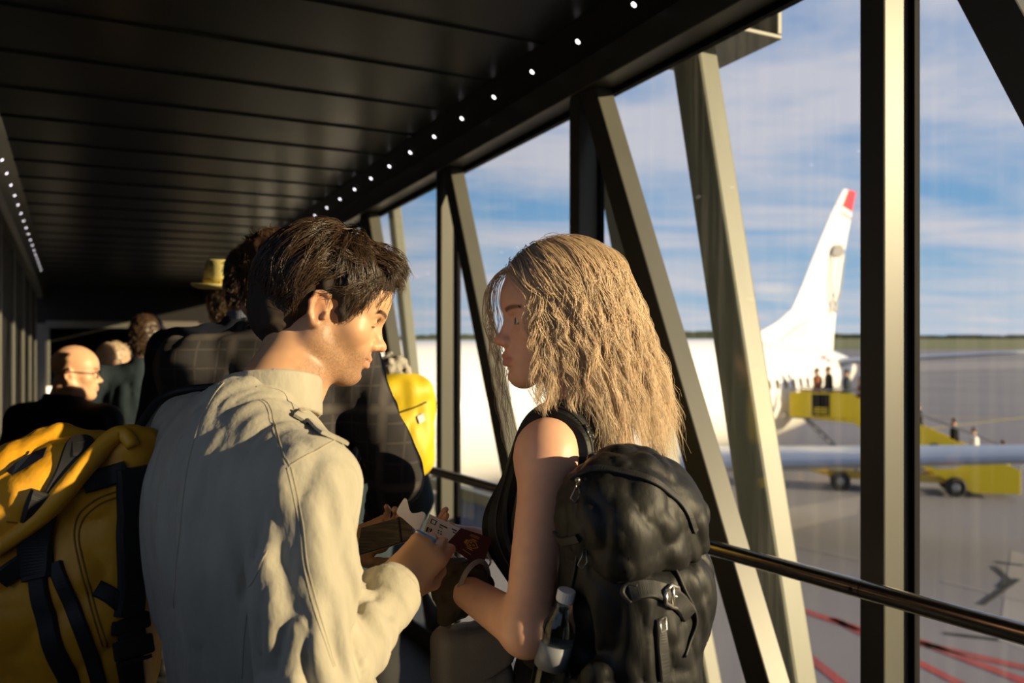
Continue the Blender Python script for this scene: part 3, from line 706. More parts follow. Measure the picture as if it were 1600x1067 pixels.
def hand_sdf(F, wrist, fdir, back, side, sc=1.0, curl=(25, 40, 30), spread=.0, thumb=(.55, .65, -.5), tc=.0):
    y = Vector(fdir).normalized(); z = Vector(back); z = (z - y * z.dot(y)).normalized(); x = y.cross(z) * side
    M = np.eye(4, dtype=np.float32); M[:3, 0] = x; M[:3, 1] = y; M[:3, 2] = z; M[:3, 3] = wrist
    F.frame(M, sc)
    F.box((0, .046, 0), (.037, .046, .0135), rd=.012, k=.016)
    F.ell((.020, .030, -.009), (.018, .030, .013), k=.012)
    F.cap((0, -.03, 0), (0, .02, 0), .024, .027, k=.02)
    cs = curl if isinstance(curl[0], (list, tuple)) else [curl] * 4
    for i, (bx, by, ls) in enumerate(((.028, .088, .96), (.0095, .093, 1.06), (-.0095, .089, 1.0), (-.0275, .080, .80))):
        p = Vector((bx, by, 0)); a = 0; r = .0088 * (1 if i < 3 else .88)
        for jn, (ln, rr) in enumerate(((.043, .0088), (.026, .0080), (.021, .0070))):
            a += math.radians(cs[i][jn]); d = Vector((spread * (bx / .03) * (1 if jn == 0 else 0), math.cos(a), -math.sin(a))).normalized(); q = p + d * ln * ls
            F.cap(p, q, rr * (1 if i < 3 else .88), rr * .92 * (1 if i < 3 else .88), k=.004 if jn else .008); p = q
    p = Vector((.030, .022, -.004)); d = Vector(thumb).normalized()
    for ln, r0, r1 in ((.040, .0125, .0105), (.030, .0105, .0095), (.024, .0095, .0080)):
        q = p + d * ln; F.cap(p, q, r0, r1, k=.006); p = q; d = (d + Vector((-tc, .25 * tc, -.3 * tc))).normalized()
    F.world(); return M
def torso_axes(f):
    f = Vector((f[0], f[1], 0)).normalized(); r = Vector((f.y, -f.x, 0)); return r, f
def torso_R(r, f): return np.array([[r.x, f.x, 0], [r.y, f.y, 0], [0, 0, 1]], np.float32)
def torso_sdf(F, J, e=0., w=1., bust=0.):
    r, f = J['r'], J['f']; R = torso_R(r, f); m = J['mid']; p = J['pelvis']; z = Vector((0, 0, 1))
    wm = m.lerp(p, .62)
    F.ell(m + z * -.13 + f * .005, ((J['hw'] - .028) * 1 + e, .108 * w + e, .195 + e), R, k=.03)
    F.ell(wm, (.132 * w + e, .098 * w + e, .17 + e), R, k=.06)
    F.ell(p, (.158 * w + e, .112 * w + e, .135 + e), R, k=.06)
    for s in (J['sl'], J['sr']):
        F.cap(m + z * .035, s + z * .002, .042 * w + e, .044 * w + e, k=.04)
    F.cap(m + f * .0 + z * .02, J['neck'] + z * .02, .06 * w + e * .6, .052 * w + e * .3, k=.03)
    if bust:
        for s in (1, -1): F.ell(m + z * -.165 + f * .085 + r * s * .07, (.058 + e, .052 + e, .058 + e), R, k=.03)
def arm_sdf(F, s, el, wr, e=0., w=1., k=.03):
    F.cap(s, el, .047 * w + e, .038 * w + e, k=k); F.cap(el, wr, .039 * w + e, .027 * w + e, k=.02)
def legs_sdf(F, J, e=0., w=1., feet=True):
    for s in (1, -1):
        hip = J['pelvis'] + J['r'] * s * .085 + Vector((0, 0, -.05)); fl = J['floor']; kn = Vector((*(hip + J['f'] * .02 + J['r'] * s * .012).xy, fl + .47)); an = Vector((*(hip + J['r'] * s * .015 - J['f'] * .02).xy, fl + .085))
        F.cap(hip, kn, .080 * w + e, .056 * w + e, k=.03); F.cap(kn, an, .054 * w + e, .036 * w + e, k=.03)
        if feet: F.cap(an - Vector((0, 0, .045)), an + J['f'] * .15 - Vector((0, 0, .055)), .036, .026, k=.03)
        J['an%d' % s] = an
def joints(head, neck, mid, f, hw, sl, sr, el, er, wl_, wr_, pelvis, tall=None):
    r, fv = torso_axes(f)
    return dict(head=head, neck=Vector(neck), mid=Vector(mid), f=fv, r=r, hw=hw, sl=Vector(sl), sr=Vector(sr), el=Vector(el), er=Vector(er), wl=Vector(wl_), wr=Vector(wr_), pelvis=Vector(pelvis), floor=floor_at(pelvis[0], pelvis[1]))
def shoe(parent, J, s, m):
    an = J['an%d' % s]; f = J['f']; F = SDF(); fl = J['floor']
    F.cap(Vector((an.x, an.y, fl + .05)) - f * .03, Vector((an.x, an.y, fl + .04)) + f * .17, .048, .038, k=.02).cap(Vector((an.x, an.y, fl + .05)), Vector((an.x, an.y, fl + .11)), .05, .048, k=.02).cut((0, 0, fl + .003), (0, 0, -1))
    c = Vector((an.x, an.y, fl + .06)); me, _, _ = sdf_mesh('shoe', F, c - Vector((.3, .3, .1)), c + Vector((.3, .3, .15)), .012); return link('shoe', me, m, parent)
def bvh_of(V, Fc): return BVHTree.FromPolygons([tuple(v) for v in V], [tuple(q) for q in Fc])
def dense(pts, n):
    pts = [Vector(p) for p in pts]; out = []
    for i in range(len(pts) - 1):
        p0, p1, p2, p3 = pts[max(i-1, 0)], pts[i], pts[i+1], pts[min(i+2, len(pts)-1)]
        for t in np.linspace(0, 1, n, endpoint=False):
            out.append(.5 * ((2*p1) + (p2-p0)*t + (2*p0-5*p1+4*p2-p3)*t*t + (3*p1-p0-3*p2+p3)*t**3))
    out.append(pts[-1]); return out
def snap(bv, pts, off=0.):
    out = []
    for p in pts:
        l, n, _, _ = bv.find_nearest(p)
        out.append((l + n * off, n) if l is not None else (p, Vector((0, 0, 1))))
    return out
def cast(bv, px, py, dep=1.2):                         # where a sight line meets a surface
    d = Vector(((px - CX) / FPX, 1, (HOR - py) / FPX)).normalized(); l, n, _, _ = bv.ray_cast(Vector((0, 0, EYE)), d)
    return l if l is not None else bv.find_nearest(Vector((0, 0, EYE)) + d * dep)[0]
def ribbon(mb, pn, w, th):                    # pn: (point, normal); flat band lying on a surface
    rg = []; k = len(pn)
    for i, (p, n) in enumerate(pn):
        t = (pn[min(i+1, k-1)][0] - pn[max(i-1, 0)][0]).normalized(); n = (n - t * n.dot(t)).normalized(); b = t.cross(n)
        ww = (w[i] if isinstance(w, (list, np.ndarray)) else w) / 2
        rg.append([p - b * ww - n * th * .6, p + b * ww - n * th * .6, p + b * ww + n * th * .55, p + b * ww * .8 + n * th, p - b * ww * .8 + n * th, p - b * ww + n * th * .55])
    mb.rings(rg); return mb
def smooth_n(pn, r=3):
    out = []
    for i in range(len(pn)):
        a = Vector((0, 0, 0)); q = Vector((0, 0, 0)); c = 0
        for j in range(max(0, i - r), min(len(pn), i + r + 1)): a += pn[j][1]; q += pn[j][0]; c += 1
        out.append((q / c if 0 < i < len(pn) - 1 else pn[i][0], a.normalized()))
    return out
def eye(parent, M, sc, x, look, iris):
    c = Vector(M[:3, :3] @ (n3((x, .0728, -.001)) * sc) + M[:3, 3]); d = Vector(M[:3, :3] @ n3(look)).normalized(); r = .0128 * sc
    o = MB().lathe([(r * math.sin(a), -r * math.cos(a)) for a in np.linspace(.02, math.pi - .02, 16)], c, d, 24).build('eye', M_EYE, parent, smooth=True)
    i = MB().lathe([(.0058 * sc, r * .885), (.0057 * sc, r * .93), (.003 * sc, r * 1.0), (.001, r * 1.005)], c, d, 20).build('iris', iris, o, smooth=True)
    MB().lathe([(.0026 * sc, r * .99), (.0024 * sc, r * 1.012), (.0008, r * 1.015)], c, d, 14).build('pupil', M_GAP, i if False else o, smooth=True)
M_EYE = mat('eye_white', (.62, .58, .54), .15)
M_IRIS = mat('grey_blue_iris', (.08, .11, .13), .15)
M_IRISB = mat('brown_iris', (.05, .025, .012), .15)
M_SKIN = mat('skin', (.5, .3, .2), .46, spec=.4, sss=.25, attr='pigment', bump=(1500, .10, .0004, (1, 1, 1)))
def hair_mat(name, col, rough, transl, aniso=0):
    m = bpy.data.materials.new(name); m.use_nodes = True; nt = m.node_tree; b = nt.nodes['Principled BSDF']; N = nt.nodes.new; L = nt.links.new
    b.inputs['Roughness'].default_value = rough; b.inputs['Specular IOR Level'].default_value = .55
    at = N('ShaderNodeVertexColor'); at.layer_name = 'tone'       # each lock has a tone of its own; the mass beneath is coloured darker as shade between locks
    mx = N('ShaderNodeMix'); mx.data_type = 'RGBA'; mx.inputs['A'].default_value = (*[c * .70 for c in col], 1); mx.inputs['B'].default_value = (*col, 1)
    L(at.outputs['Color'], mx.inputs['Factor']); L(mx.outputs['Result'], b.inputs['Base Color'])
    if transl:
        tr = N('ShaderNodeBsdfTranslucent'); L(mx.outputs['Result'], tr.inputs['Color']); ms = N('ShaderNodeMixShader'); ms.inputs[0].default_value = transl
        L(b.outputs[0], ms.inputs[1]); L(tr.outputs[0], ms.inputs[2]); L(ms.outputs[0], nt.nodes['Material Output'].inputs['Surface'])
    return m
M_HAIRD = hair_mat('dark_brown_hair', (.062, .034, .018), .36, 0)
M_HAIRB = hair_mat('mid_brown_hair', (.075, .042, .022), .45, 0)
M_BLONDE = hair_mat('blonde_hair', (1.0, .84, .64), .34, .50)
M_BLONDE.node_tree.nodes['Principled BSDF'].inputs['Sheen Weight'].default_value = .6
M_BLONDE.node_tree.nodes['Principled BSDF'].inputs['Sheen Tint'].default_value = (1, .85, .62, 1)
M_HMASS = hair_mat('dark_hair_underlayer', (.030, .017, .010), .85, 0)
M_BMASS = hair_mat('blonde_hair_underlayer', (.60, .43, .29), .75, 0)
# ================================================================== the man in the beige jacket
M_JACKET = mat('washed_beige_cotton', (.385, .355, .285), .85, spec=.25, sheen=.15, noise=(26, (.315, .29, .23), (1, 1, .5), .3, .75), bump=(42, .55, .006, (1, 1, .55)))
M_SEAM = mat('beige_stitched_seam', (.34, .30, .22), .9)
M_DENIM = mat('dark_blue_denim', (.018, .022, .034), .85, bump=(1200, .3, .0008, (1, 1, 1)))
M_SHOE = mat('black_leather', (.01, .01, .01), .45)
def fur(name, guides, per, spread, rad, seg, m, parent, tip=.35, jitter=.004, root=1.0):
    """guides (G,S,3) -> each guide becomes a lock of PER strands drawn together towards its tip"""
    Gd = np.asarray(guides, np.float32); G_, S_, _ = Gd.shape
    off = RNG.normal(0, 1, (G_, per, 1, 3)).astype(np.float32) * spread; t = np.linspace(0, 1, S_, dtype=np.float32)[None, None, :, None]
    ph = RNG.uniform(0, 6.28, (G_, per, 1, 3)).astype(np.float32)
    Pth = Gd[:, None] + off * (1 - (1 - tip) * t ** 1.2) + jitter * np.sin(ph + t * 9) * t
    ln = RNG.uniform(.82, 1.0, (G_, per, 1, 1)).astype(np.float32)
    idx = np.clip(t * ln * (S_ - 1), 0, S_ - 1.001); i0 = idx.astype(int)[..., 0]; fr = idx - i0[..., None]
    gi = np.arange(G_)[:, None, None]; pi_ = np.arange(per)[None, :, None]
    Pth = Pth[gi, pi_, i0] * (1 - fr) + Pth[gi, pi_, np.minimum(i0 + 1, S_ - 1)] * fr
    rr = rad * (1 - .75 * np.linspace(0, 1, S_) ** 2)
    me = tubes(name, Pth.reshape(-1, S_, 3), rr)
    tn = np.clip(RNG.uniform(.25, 1, (G_, 1)) + RNG.normal(0, .14, (G_, per)), 0, 1).reshape(-1)
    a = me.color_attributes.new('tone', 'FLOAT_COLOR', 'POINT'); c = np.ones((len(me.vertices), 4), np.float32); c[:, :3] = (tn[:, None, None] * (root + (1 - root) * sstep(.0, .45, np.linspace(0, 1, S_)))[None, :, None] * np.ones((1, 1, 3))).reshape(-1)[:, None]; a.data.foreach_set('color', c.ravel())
    return link(name, me, m, parent)
def man():
    M = head_matrix((-.294, 1.35, 1.598), (.909, .144, -.391)); sc = .90
    J = joints(M, (-.362, 1.275, 1.445), (-.398, 1.23, 1.385), (.74, .67), .20, (-.508, 1.34, 1.385), (-.268, 1.085, 1.350),
               (-.468, 1.545, 1.14), (-.253, 1.020, 1.088), (-.305, 1.50, 1.165), (-.172, 1.215, 1.182), (-.312, 1.185, .925))
    F = SDF(); torso_sdf(F, J); arm_sdf(F, J['sl'], J['el'], J['wl']); arm_sdf(F, J['sr'], J['er'], J['wr'], w=.98); legs_sdf(F, J)
    hb = Vector(M[:3, :3] @ n3((0, -.022, -.055)) + M[:3, 3])
    F.cap(J['neck'] - Vector((.008, .0, .03)), hb, .060, .054, k=.03)
    th = Vector(M[:3, :3] @ n3((0, .014, -.075)) + M[:3, 3]); F.cap(J['neck'] + Vector((.012, .01, 0)), th, .044, .036, k=.02)
    # right hand: fist closed on the pen, thumb on top; left hand holds the notebook
    hand_sdf(F, J['wr'], (.62, .42, .60), (.35, -.85, .40), 1, .90, ((48, 72, 45), (58, 78, 45), (62, 80, 45), (66, 80, 45)), thumb=(.35, .75, -.45), tc=.5)
    hand_sdf(F, J['wl'], (.72, -.12, .30), (-.2, .75, -.6), -1, .90, ((25, 30, 20),) * 4, thumb=(.5, .8, -.2), tc=.1)
    head_sdf(F, M, sc, lid=.0006, smile=.0055)
    hc = M[:3, 3]; wr = np.array(J['wr'])
    me, V, Fc = sdf_mesh('person', F, (-.78, .92, J['floor'] - .01), (.05, 1.78, 1.78), .012,
        [(hc - n3((.13, .11, .17)), hc + n3((.15, .11, .14)), .0021), (wr - n3((.04, .06, .05)), wr + n3((.12, .12, .14)), .0034)])
    set_col(me, skin_pigment(V, M, sc, (.56, .32, .185), (.50, .22, .16), (.035, .02, .012), beard=.55))
    p = link('person', me, M_SKIN); tag(p, 'dark-haired man in a washed beige jacket, seen from behind, smiling down at papers', 'person')
    for x in (.0315, -.0315): eye(p, M, sc, x, (0, 1, -.6), M_IRISB)
    # jacket
    F = SDF(); torso_sdf(F, J, e=.012, w=1.02)
    m, pv, r, f = J['mid'], J['pelvis'], J['r'], J['f']; R = torso_R(r, f)
    F.ell(m.lerp(pv, .55) - f * .010 + r * .014, (.143, .116, .30), R, k=.05); F.ell(pv + Vector((0, 0, .02)), (.150, .125, .16), R, k=.05); F.ell(m + Vector((0, 0, -.09)), (.188, .10, .13), R, k=.05)
    F.ell(m + Vector((0, 0, -.12)) - f * .045, (.165, .07, .17), R, k=.05)
    F.cap(J['sl'], J['el'], .068, .056, k=.04); F.cap(J['el'], J['wl'], .056, .043, k=.02)
    F.cap(J['sr'], J['er'], .070, .060, k=.035); F.cap(J['er'], J['er'].lerp(J['wr'], .97), .060, .041, k=.022)
    fd = (J['wr'] - J['er']).normalized(); cuff = J['er'].lerp(J['wr'], .90)
    F.ring(cuff, fd, .040, .005, .017, k=.004)                                  # rolled cuff
    F.cut(pv + Vector((0, 0, -.10)), (0, 0, -1), .01)
    nk = J['neck'] + Vector((-.004, -.004, -.010)); na = (hb - J['neck']).normalized(); na = (na + Vector((-.25, -.2, .35))).normalized()
    F.cap(nk - na * .05, nk + na * .10, .062, .066, k=.004, op='s')             # neck opening
    def folds(Q):
        q = Q - np.array(m, np.float32); a = q @ n3(r); b = q @ n3(f); z = q[..., 2]
        v = vnoise(np.stack([a * 17 + .8 * np.sin(z * 6), b * 12, z * 3.2], -1)); w_ = vnoise(np.stack([a * 34, b * 25, z * 9 + 3 * a * 10], -1))
        return (-.015 * (np.abs(2 * v - 1) ** .7 - .48) * sstep(-.03, -.20, z) - .007 * (np.abs(2 * w_ - 1) - .45)) * sstep(.14, .10, b)
    F.disp(folds, m + Vector((0, 0, -.25)), .5)
    er, srr, wrr = [np.array(J[q], np.float32) for q in ('er', 'sr', 'wr')]
    ua = (er - srr) / np.linalg.norm(er - srr); fa = (wrr - er) / np.linalg.norm(wrr - er); side = np.cross(ua, fa)
    def sleeve(Q):                                                              # creases fanning out from the crook of the elbow, long drags above it
        q = Q - er; on = np.exp(-(np.minimum(np.linalg.norm(q - np.clip(q @ fa, 0, .26)[..., None] * fa, axis=-1), np.linalg.norm(q - np.clip(-(q @ ua), 0, .22)[..., None] * -ua, axis=-1)) / .085) ** 4)
        t = np.where(q @ fa > 0, q @ fa, q @ ua * -1 * -1); ph = (q @ fa) * 150 + (q @ ua) * 35 + 3.0 * vnoise(Q * 22) + (q @ side) * 30
        near = np.exp(-((q @ fa - .09) / .10) ** 2) * (q @ fa > -.02)
        drag = vnoise(np.stack([q @ side * 38 + (q @ ua) * 9, q @ fa * 34 + (q @ ua) * 5, q @ ua * 6], -1))
        return on * sstep(.20, .15, q @ fa) * (-.0055 * np.sin(ph) * near - .025 * (np.abs(2 * drag - 1) ** .7 - .45) * (1 - .6 * near))
    F.disp(sleeve, J['er'].lerp(J['sr'], .3), .42)
    mj, Vj, Fj = sdf_mesh('jacket', F, (-.78, .86, .78), (-.02, 1.78, 1.58), .0046)
    jk = link('jacket', mj, M_JACKET, p); bv = bvh_of(Vj, Fj)
    F = SDF(); F.ring(nk + na * .020, na, .0700, .0030, .026, k=0); F.disp(lambda Q: -.004 * (vnoise(Q * 30) - .5))
    mc, _, _ = sdf_mesh('collar', F, np.array(nk) - .14, np.array(nk) + .14, .0035); link('collar', mc, M_JACKET, jk)
    def seam(pix, name='seam', r_=.0007, twin=.0):
        pts = [cast(bv, *q) for q in pix]; pts = [q for q in pts if q]
        if len(pts) < 2: return
        pn = snap(bv, dense(pts, 14), .0001); mb = MB(); mb.tube([q for q, _ in pn], r_, 6)
        mb.build(name, M_SEAM, jk, smooth=True)
        if twin:
            mb = MB(); pn2 = [(q + n.cross(Vector((0, 0, 1))).normalized() * twin, n) for q, n in pn]; pn2 = snap(bv, [q for q, _ in pn2], .0001); mb.tube([q for q, _ in pn2], r_, 6); mb.build(name, M_SEAM, jk, smooth=True)
    seam([(412, 592), (424, 640), (437, 690), (452, 726)], twin=.005)           # back of the armhole
    seam([(455, 730), (470, 800), (480, 880), (500, 960), (524, 1040)], twin=.005)  # sleeve seam
    seam([(452, 728), (478, 712), (512, 694), (552, 688)], r_=.0011)            # shoulder yoke seam
    seam([(350, 598), (322, 640), (300, 700), (286, 780), (278, 860), (272, 950)], r_=.0009)
    seam([(400, 604), (446, 616), (476, 634), (500, 662)], r_=.0009)
    seam([(418, 860), (400, 900), (386, 960), (378, 1060)], r_=.0009)
    # shoulder strap with its button
    pts = [cast(bv, *q) for q in ((474, 618), (488, 638), (504, 662), (522, 688))]; pts = [q for q in pts if q]
    ep = ribbon(MB(), smooth_n(smooth_n(snap(bv, dense(pts, 12), .003), 5), 5), .040, .0035).build('epaulette', M_JACKET, jk, smooth=False)
    b0 = snap(bv, [pts[0].lerp(pts[1], .3)], .0065)[0]
    MB().lathe([(.0062, -.001), (.0066, .0012), (.005, .0022), (.002, .0016)], b0[0], b0[1], 16).build('button', M_SEAM, ep, smooth=True)
    # trousers, shoes
    F = SDF(); R = torso_R(r, f); F.ell(pv - Vector((0, 0, .02)), (.168, .122, .13), R); legs_sdf(F, J, e=.018, feet=False); F.cut(pv + Vector((0, 0, .07)), (0, 0, 1)).cut((0, 0, J['floor'] + .06), (0, 0, -1))
    mt, _, _ = sdf_mesh('trousers', F, (-.8, .9, J['floor']), (0, 1.6, 1.1), .014); link('trousers', mt, M_DENIM, p)
    for s in (1, -1): shoe(p, J, s, M_SHOE)
    # hair: a soft dark mass first, then combed locks over it
    F = SDF(); F.frame(M, sc)
    F.ell((0, -.030, .042), (.087, .110, .085), k=.01); F.ell((0, .034, .076), (.060, .050, .036), k=.03); F.ell((0, -.075, -.015), (.072, .064, .072), k=.03)
    F.ell((0, -.070, -.060), (.058, .042, .042), k=.03)
    for s in (1, -1): F.cap((s * .076, .030, .02), (s * .071, .026, -.020), .010, .006, k=.02); F.ell((s * .084, -.004, -.016), (.026, .025, .034), k=.006, op='s')
    F.ell((0, .10, -.045), (.095, .088, .075), k=.012, op='s')
    F.disp(lambda Q: .011 * (np.abs(2 * vnoise(Q * n3((40, 40, 40)) + 7) - 1) - .45))
    F.world()
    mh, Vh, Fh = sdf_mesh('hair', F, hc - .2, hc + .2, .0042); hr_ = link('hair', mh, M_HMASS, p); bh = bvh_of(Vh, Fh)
    G_ = []
    A3 = M[:3, :3]
    rng = np.random.default_rng(3); S_ = 14
    for _ in range(1500):
        d = rng.normal(0, 1, 3); d /= np.linalg.norm(d)
        if d[2] < -.55: continue
        q = d * n3((.088, .112, .092)) + n3((0, -.026, .044))
        if q[1] > .055 and q[2] < .080: continue
        if q[1] > .022 and q[2] < .022: continue
        if q[2] < -.090 or (abs(q[0]) > .045 and q[2] < .022 and q[1] > -.045): continue
        top = sstep(.070, .115, q[2]); front = sstep(-.05, .03, q[1])
        flow = n3((-.05 * np.sign(q[0]), .95, .02)) * top * front + n3((0, -.60, -.62)) * (1 - top) * front + n3((0, -.35, -.85)) * (1 - front)
        flow = flow + rng.normal(0, .20, 3); nrm = (q - n3((0, -.026, .044))); nrm /= np.linalg.norm(nrm)
        flow -= nrm * (flow @ nrm); flow /= np.linalg.norm(flow) + 1e-6
        Ln = .055 + .045 * top + rng.uniform(-.01, .015); ph = rng.uniform(0, 6.28); sd = np.cross(nrm, flow); pts = []; pos = q - nrm * .004; dirv = flow + nrm * .35
        lift = .012 + .005 * (1 - front)
        for i in range(S_):
            t = i / (S_ - 1); pts.append(pos + nrm * lift * math.sin(min(t * 2.2, 1.57)) + sd * .0055 * math.sin(ph + t * 7) * t + (n3((0, 0, -1)) * .012 * t * t))
            pos = pos + flow * Ln / (S_ - 1); c = pos - n3((0, -.026, .044)); nn = c / np.linalg.norm(c)
            if top < .5 or pos[1] < .085: flow = flow - nn * (flow @ nn) * .75; flow /= np.linalg.norm(flow)
            nrm = nn
        if any(abs(c[0]) > .050 and -.060 < c[2] < .020 and -.038 < c[1] < .022 for c in pts): continue
        G_.append(pts)
    # the quiff that overhangs the forehead, ends curling
    for _ in range(170):
        x = rng.uniform(-.058, .046); y0 = rng.uniform(.005, .055); z0 = .118 - 1.1 * x * x * 6 - max(0, y0 - .03) * .35 + rng.uniform(-.020, .010); pts = []; ph = rng.uniform(0, 6.28); cl = rng.uniform(.2, 1)
        Ln = .068 + (.05 - y0) * .75 + rng.uniform(-.012, .012) - abs(x) * .35
        a = rng.uniform(.0, .5); p0 = n3((x, y0, z0))
        for i in range(S_):
            t = i / (S_ - 1); pts.append(p0 + n3((.006 * math.sin(ph + t * 6) * t, 0, 0))); a2 = a - 1.0 * t - 1.3 * cl * max(0, t - .6) * 2.5
            p0 = p0 + n3((.0008 * np.sign(x + .01) * (1 - t), math.cos(a2), math.sin(a2))) * Ln / (S_ - 1)
        G_.append(pts)
    Gd = np.asarray(G_, np.float32) @ A3.T * sc + M[:3, 3]
    fur('hair_locks', Gd, 10, .0040, .00055, S_, M_HAIRD, hr_, tip=.30, jitter=.0025)
    # few stray hairs by the temple, eyebrows
    for s in (1, -1):
        br = []
        for _ in range(90):
            t = rng.uniform(0, 1); x = .012 + .038 * t; z = .0178 + .0062 * math.sin(t * 2.3) + rng.uniform(-.003, .003); y = .0965 - .55 * (x - .008) * .62
            d0 = n3((s * .8, -.35, .5 - .8 * t)); d0 /= np.linalg.norm(d0); br.append([n3((s * x, y + .001, z)) + d0 * .0075 * q + n3((0, .002, 0)) * math.sin(q * 3.1) for q in np.linspace(0, 1, 4)])
        link('eyebrow', tubes('eyebrow', np.asarray(br, np.float32) @ A3.T * sc + M[:3, 3], .0004 * np.linspace(1, .3, 4)), M_HAIRD, p)
    return p, bv
MAN, MAN_BV = man()
# ================================================================== the woman with long blonde hair
M_TOP = mat('brown_black_rib_knit', (.030, .018, .013), .8, sheen=.2, bump=(500, .4, .001, (1, 1, .05)))
M_STRAP = mat('black_webbing', (.010, .010, .011), .6, bump=(900, .4, .0006, (1, 1, 1)))
M_SCARF = mat('olive_brown_cloth', (.060, .043, .024), .85, bump=(300, .4, .001, (1, 1, 1)))
M_JEANS = mat('black_trousers', (.012, .012, .014), .8)
def woman():
    M = head_matrix((.077, 1.47, 1.585), (-.961, -.255, -.105)); sc = .97
    J = joints(M, (.135, 1.515, 1.435), (.118, 1.505, 1.372), (-.90, .43), .185, (.058, 1.352, 1.362), (.185, 1.665, 1.365),
               (.021, 1.205, 1.122), (.16, 1.72, 1.09), (-.098, 1.405, 1.132), (-.06, 1.60, 1.15), (.125, 1.49, .93))
    F = SDF(); torso_sdf(F, J, w=.86, bust=.01); arm_sdf(F, J['sl'], J['el'], J['wl'], w=.90); arm_sdf(F, J['sr'], J['er'], J['wr'], w=.86); legs_sdf(F, J, w=.95)
    F.ell(J['sl'] + Vector((0, 0, -.012)), (.050, .050, .056), k=.03)
    A3 = M[:3, :3]; hb = Vector(A3 @ n3((0, -.020, -.055)) + M[:3, 3]); F.cap(J['neck'] - Vector((0, 0, .03)), hb, .050, .047, k=.03)
    hand_sdf(F, J['wl'], (-.55, .55, .42), (.25, -.72, .55), -1, .90, ((28, 38, 25), (32, 40, 25), (38, 42, 28), (44, 45, 30)), thumb=(.62, .72, -.25), tc=.3)
    hand_sdf(F, J['wr'], (-.62, -.62, .3), (-.2, .5, -.7), 1, .88, ((22, 30, 20),) * 4, thumb=(.5, .8, -.2), tc=.1)
    head_sdf(F, M, sc, female=True, lid=.0060, smile=.001)
    hc = M[:3, 3]; wr = np.array(J['wl'])
    me, V, Fc = sdf_mesh('person', F, (-.28, 1.1, J['floor'] - .01), (.45, 1.85, 1.75), .011,
        [(hc - n3((.14, .11, .14)), hc + n3((.10, .09, .08)), .0021), (wr - n3((.13, .04, .05)), wr + n3((.04, .13, .13)), .0034)])
    set_col(me, skin_pigment(V, M, sc, (.74, .415, .275), (.50, .17, .15), (.12, .065, .035)))
    p = link('person', me, M_SKIN); tag(p, 'woman with long wavy blonde hair and a black backpack facing the man in beige', 'person')
    for x in (.0315, -.0315): eye(p, M, sc, x, (.10, 1, .06), M_IRIS)
    r, f, m, pv = J['r'], J['f'], J['mid'], J['pelvis']; R = torso_R(r, f)
    # sleeveless rib top
    F = SDF(); torso_sdf(F, J, e=.007, w=.87, bust=.01)
    for s, sh in ((-1, J['sl']), (1, J['sr'])):
        F.ell(sh + r * s * .030 + Vector((0, 0, -.008)), (.062, .075, .085), R, k=.006, op='s')
    nk = J['neck']; F.ell(nk + Vector((0, 0, .025)) + f * .03, (.085, .115, .085), R, k=.006, op='s'); F.cut(pv + Vector((0, 0, -.02)), (0, 0, -1), .01)
    mt, Vt, Ft = sdf_mesh('tank_top', F, (-.2, 1.2, .85), (.45, 1.85, 1.5), .006); tt = link('tank_top', mt, M_TOP, p)
    # loose cloth knotted round the wrist
    F = SDF(); fd = (J['wl'] - J['el']).normalized(); c = J['wl'] - fd * .012
    F.ring(c, fd, .033, .010, .016, k=.01); F.ring(c - fd * .022, (fd + Vector((.3, 0, .2))).normalized(), .036, .009, .012, k=.01)
    for a in range(6):
        q = c + Vector((math.cos(a * 1.1) * .035 + .012, .0, math.sin(a * 1.1) * .035)); F.ell(q, (.018, .014, .012), k=.012)
    F.cap(c + Vector((.01, -.03, -.01)), c + Vector((-.02, -.035, -.045)), .018, .012, k=.02)
    F.disp(lambda Q: -.007 * (np.abs(2 * vnoise(Q * 60) - 1) - .4))
    ms, _, _ = sdf_mesh('wrist_scarf', F, np.array(c) - .14, np.array(c) + .1, .004); link('wrist_scarf', ms, M_SCARF, p)
    F = SDF(); F.ell(pv, (.158, .118, .14), R); legs_sdf(F, J, e=.012, w=.95, feet=False); F.cut(pv + Vector((0, 0, .06)), (0, 0, 1)).cut((0, 0, J['floor'] + .06), (0, 0, -1))
    mj, _, _ = sdf_mesh('trousers', F, (-.2, 1.1, J['floor']), (.5, 1.9, 1.1), .014); link('trousers', mj, M_JEANS, p)
    for s in (1, -1): shoe(p, J, s, M_SHOE)
    # hair: scalp mass with darker roots, then several thousand waved strands
    F = SDF(); F.frame(M, sc)
    F.ell((0, -.014, .042), (.083, .104, .090), k=.01); F.ell((0, -.055, -.045), (.080, .060, .10), k=.04); F.ell((0, -.075, -.13), (.080, .045, .09), k=.04)
    F.ell((0, .098, -.03), (.064, .082, .105), k=.015, op='s'); F.disp(lambda Q: .010 * (vnoise(Q * n3((60, 60, 14))) - .5)); F.world()
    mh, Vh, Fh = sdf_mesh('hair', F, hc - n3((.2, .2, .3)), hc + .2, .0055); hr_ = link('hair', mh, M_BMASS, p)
    rng = np.random.default_rng(21); S_ = 28; G_ = []; lean = []
    cen = n3((0, -.014, .040)); rad = n3((.086, .106, .092))
    for n_ in range(760):
        # a parting along the crown; each lock combs out from it, round the skull and then hangs
        side = 1 if rng.random() < .5 else -1
        y0 = rng.uniform(-.085, .074); x0 = .016 + side * abs(rng.normal(0, .020)) * 1.0
        yy = (y0 + .014) / .106; zz = math.sqrt(max(.02, 1 - yy * yy - ((x0) / .086) ** 2)); d = n3((x0 / .086, yy, zz)); d /= np.linalg.norm(d)
        fr = (y0 + .085) / .159                                    # 0 back of the parting .. 1 forehead
        az = math.radians(184 - 134 * fr ** .85 + rng.normal(0, 9))  # where round the head it comes down: 180 = nape
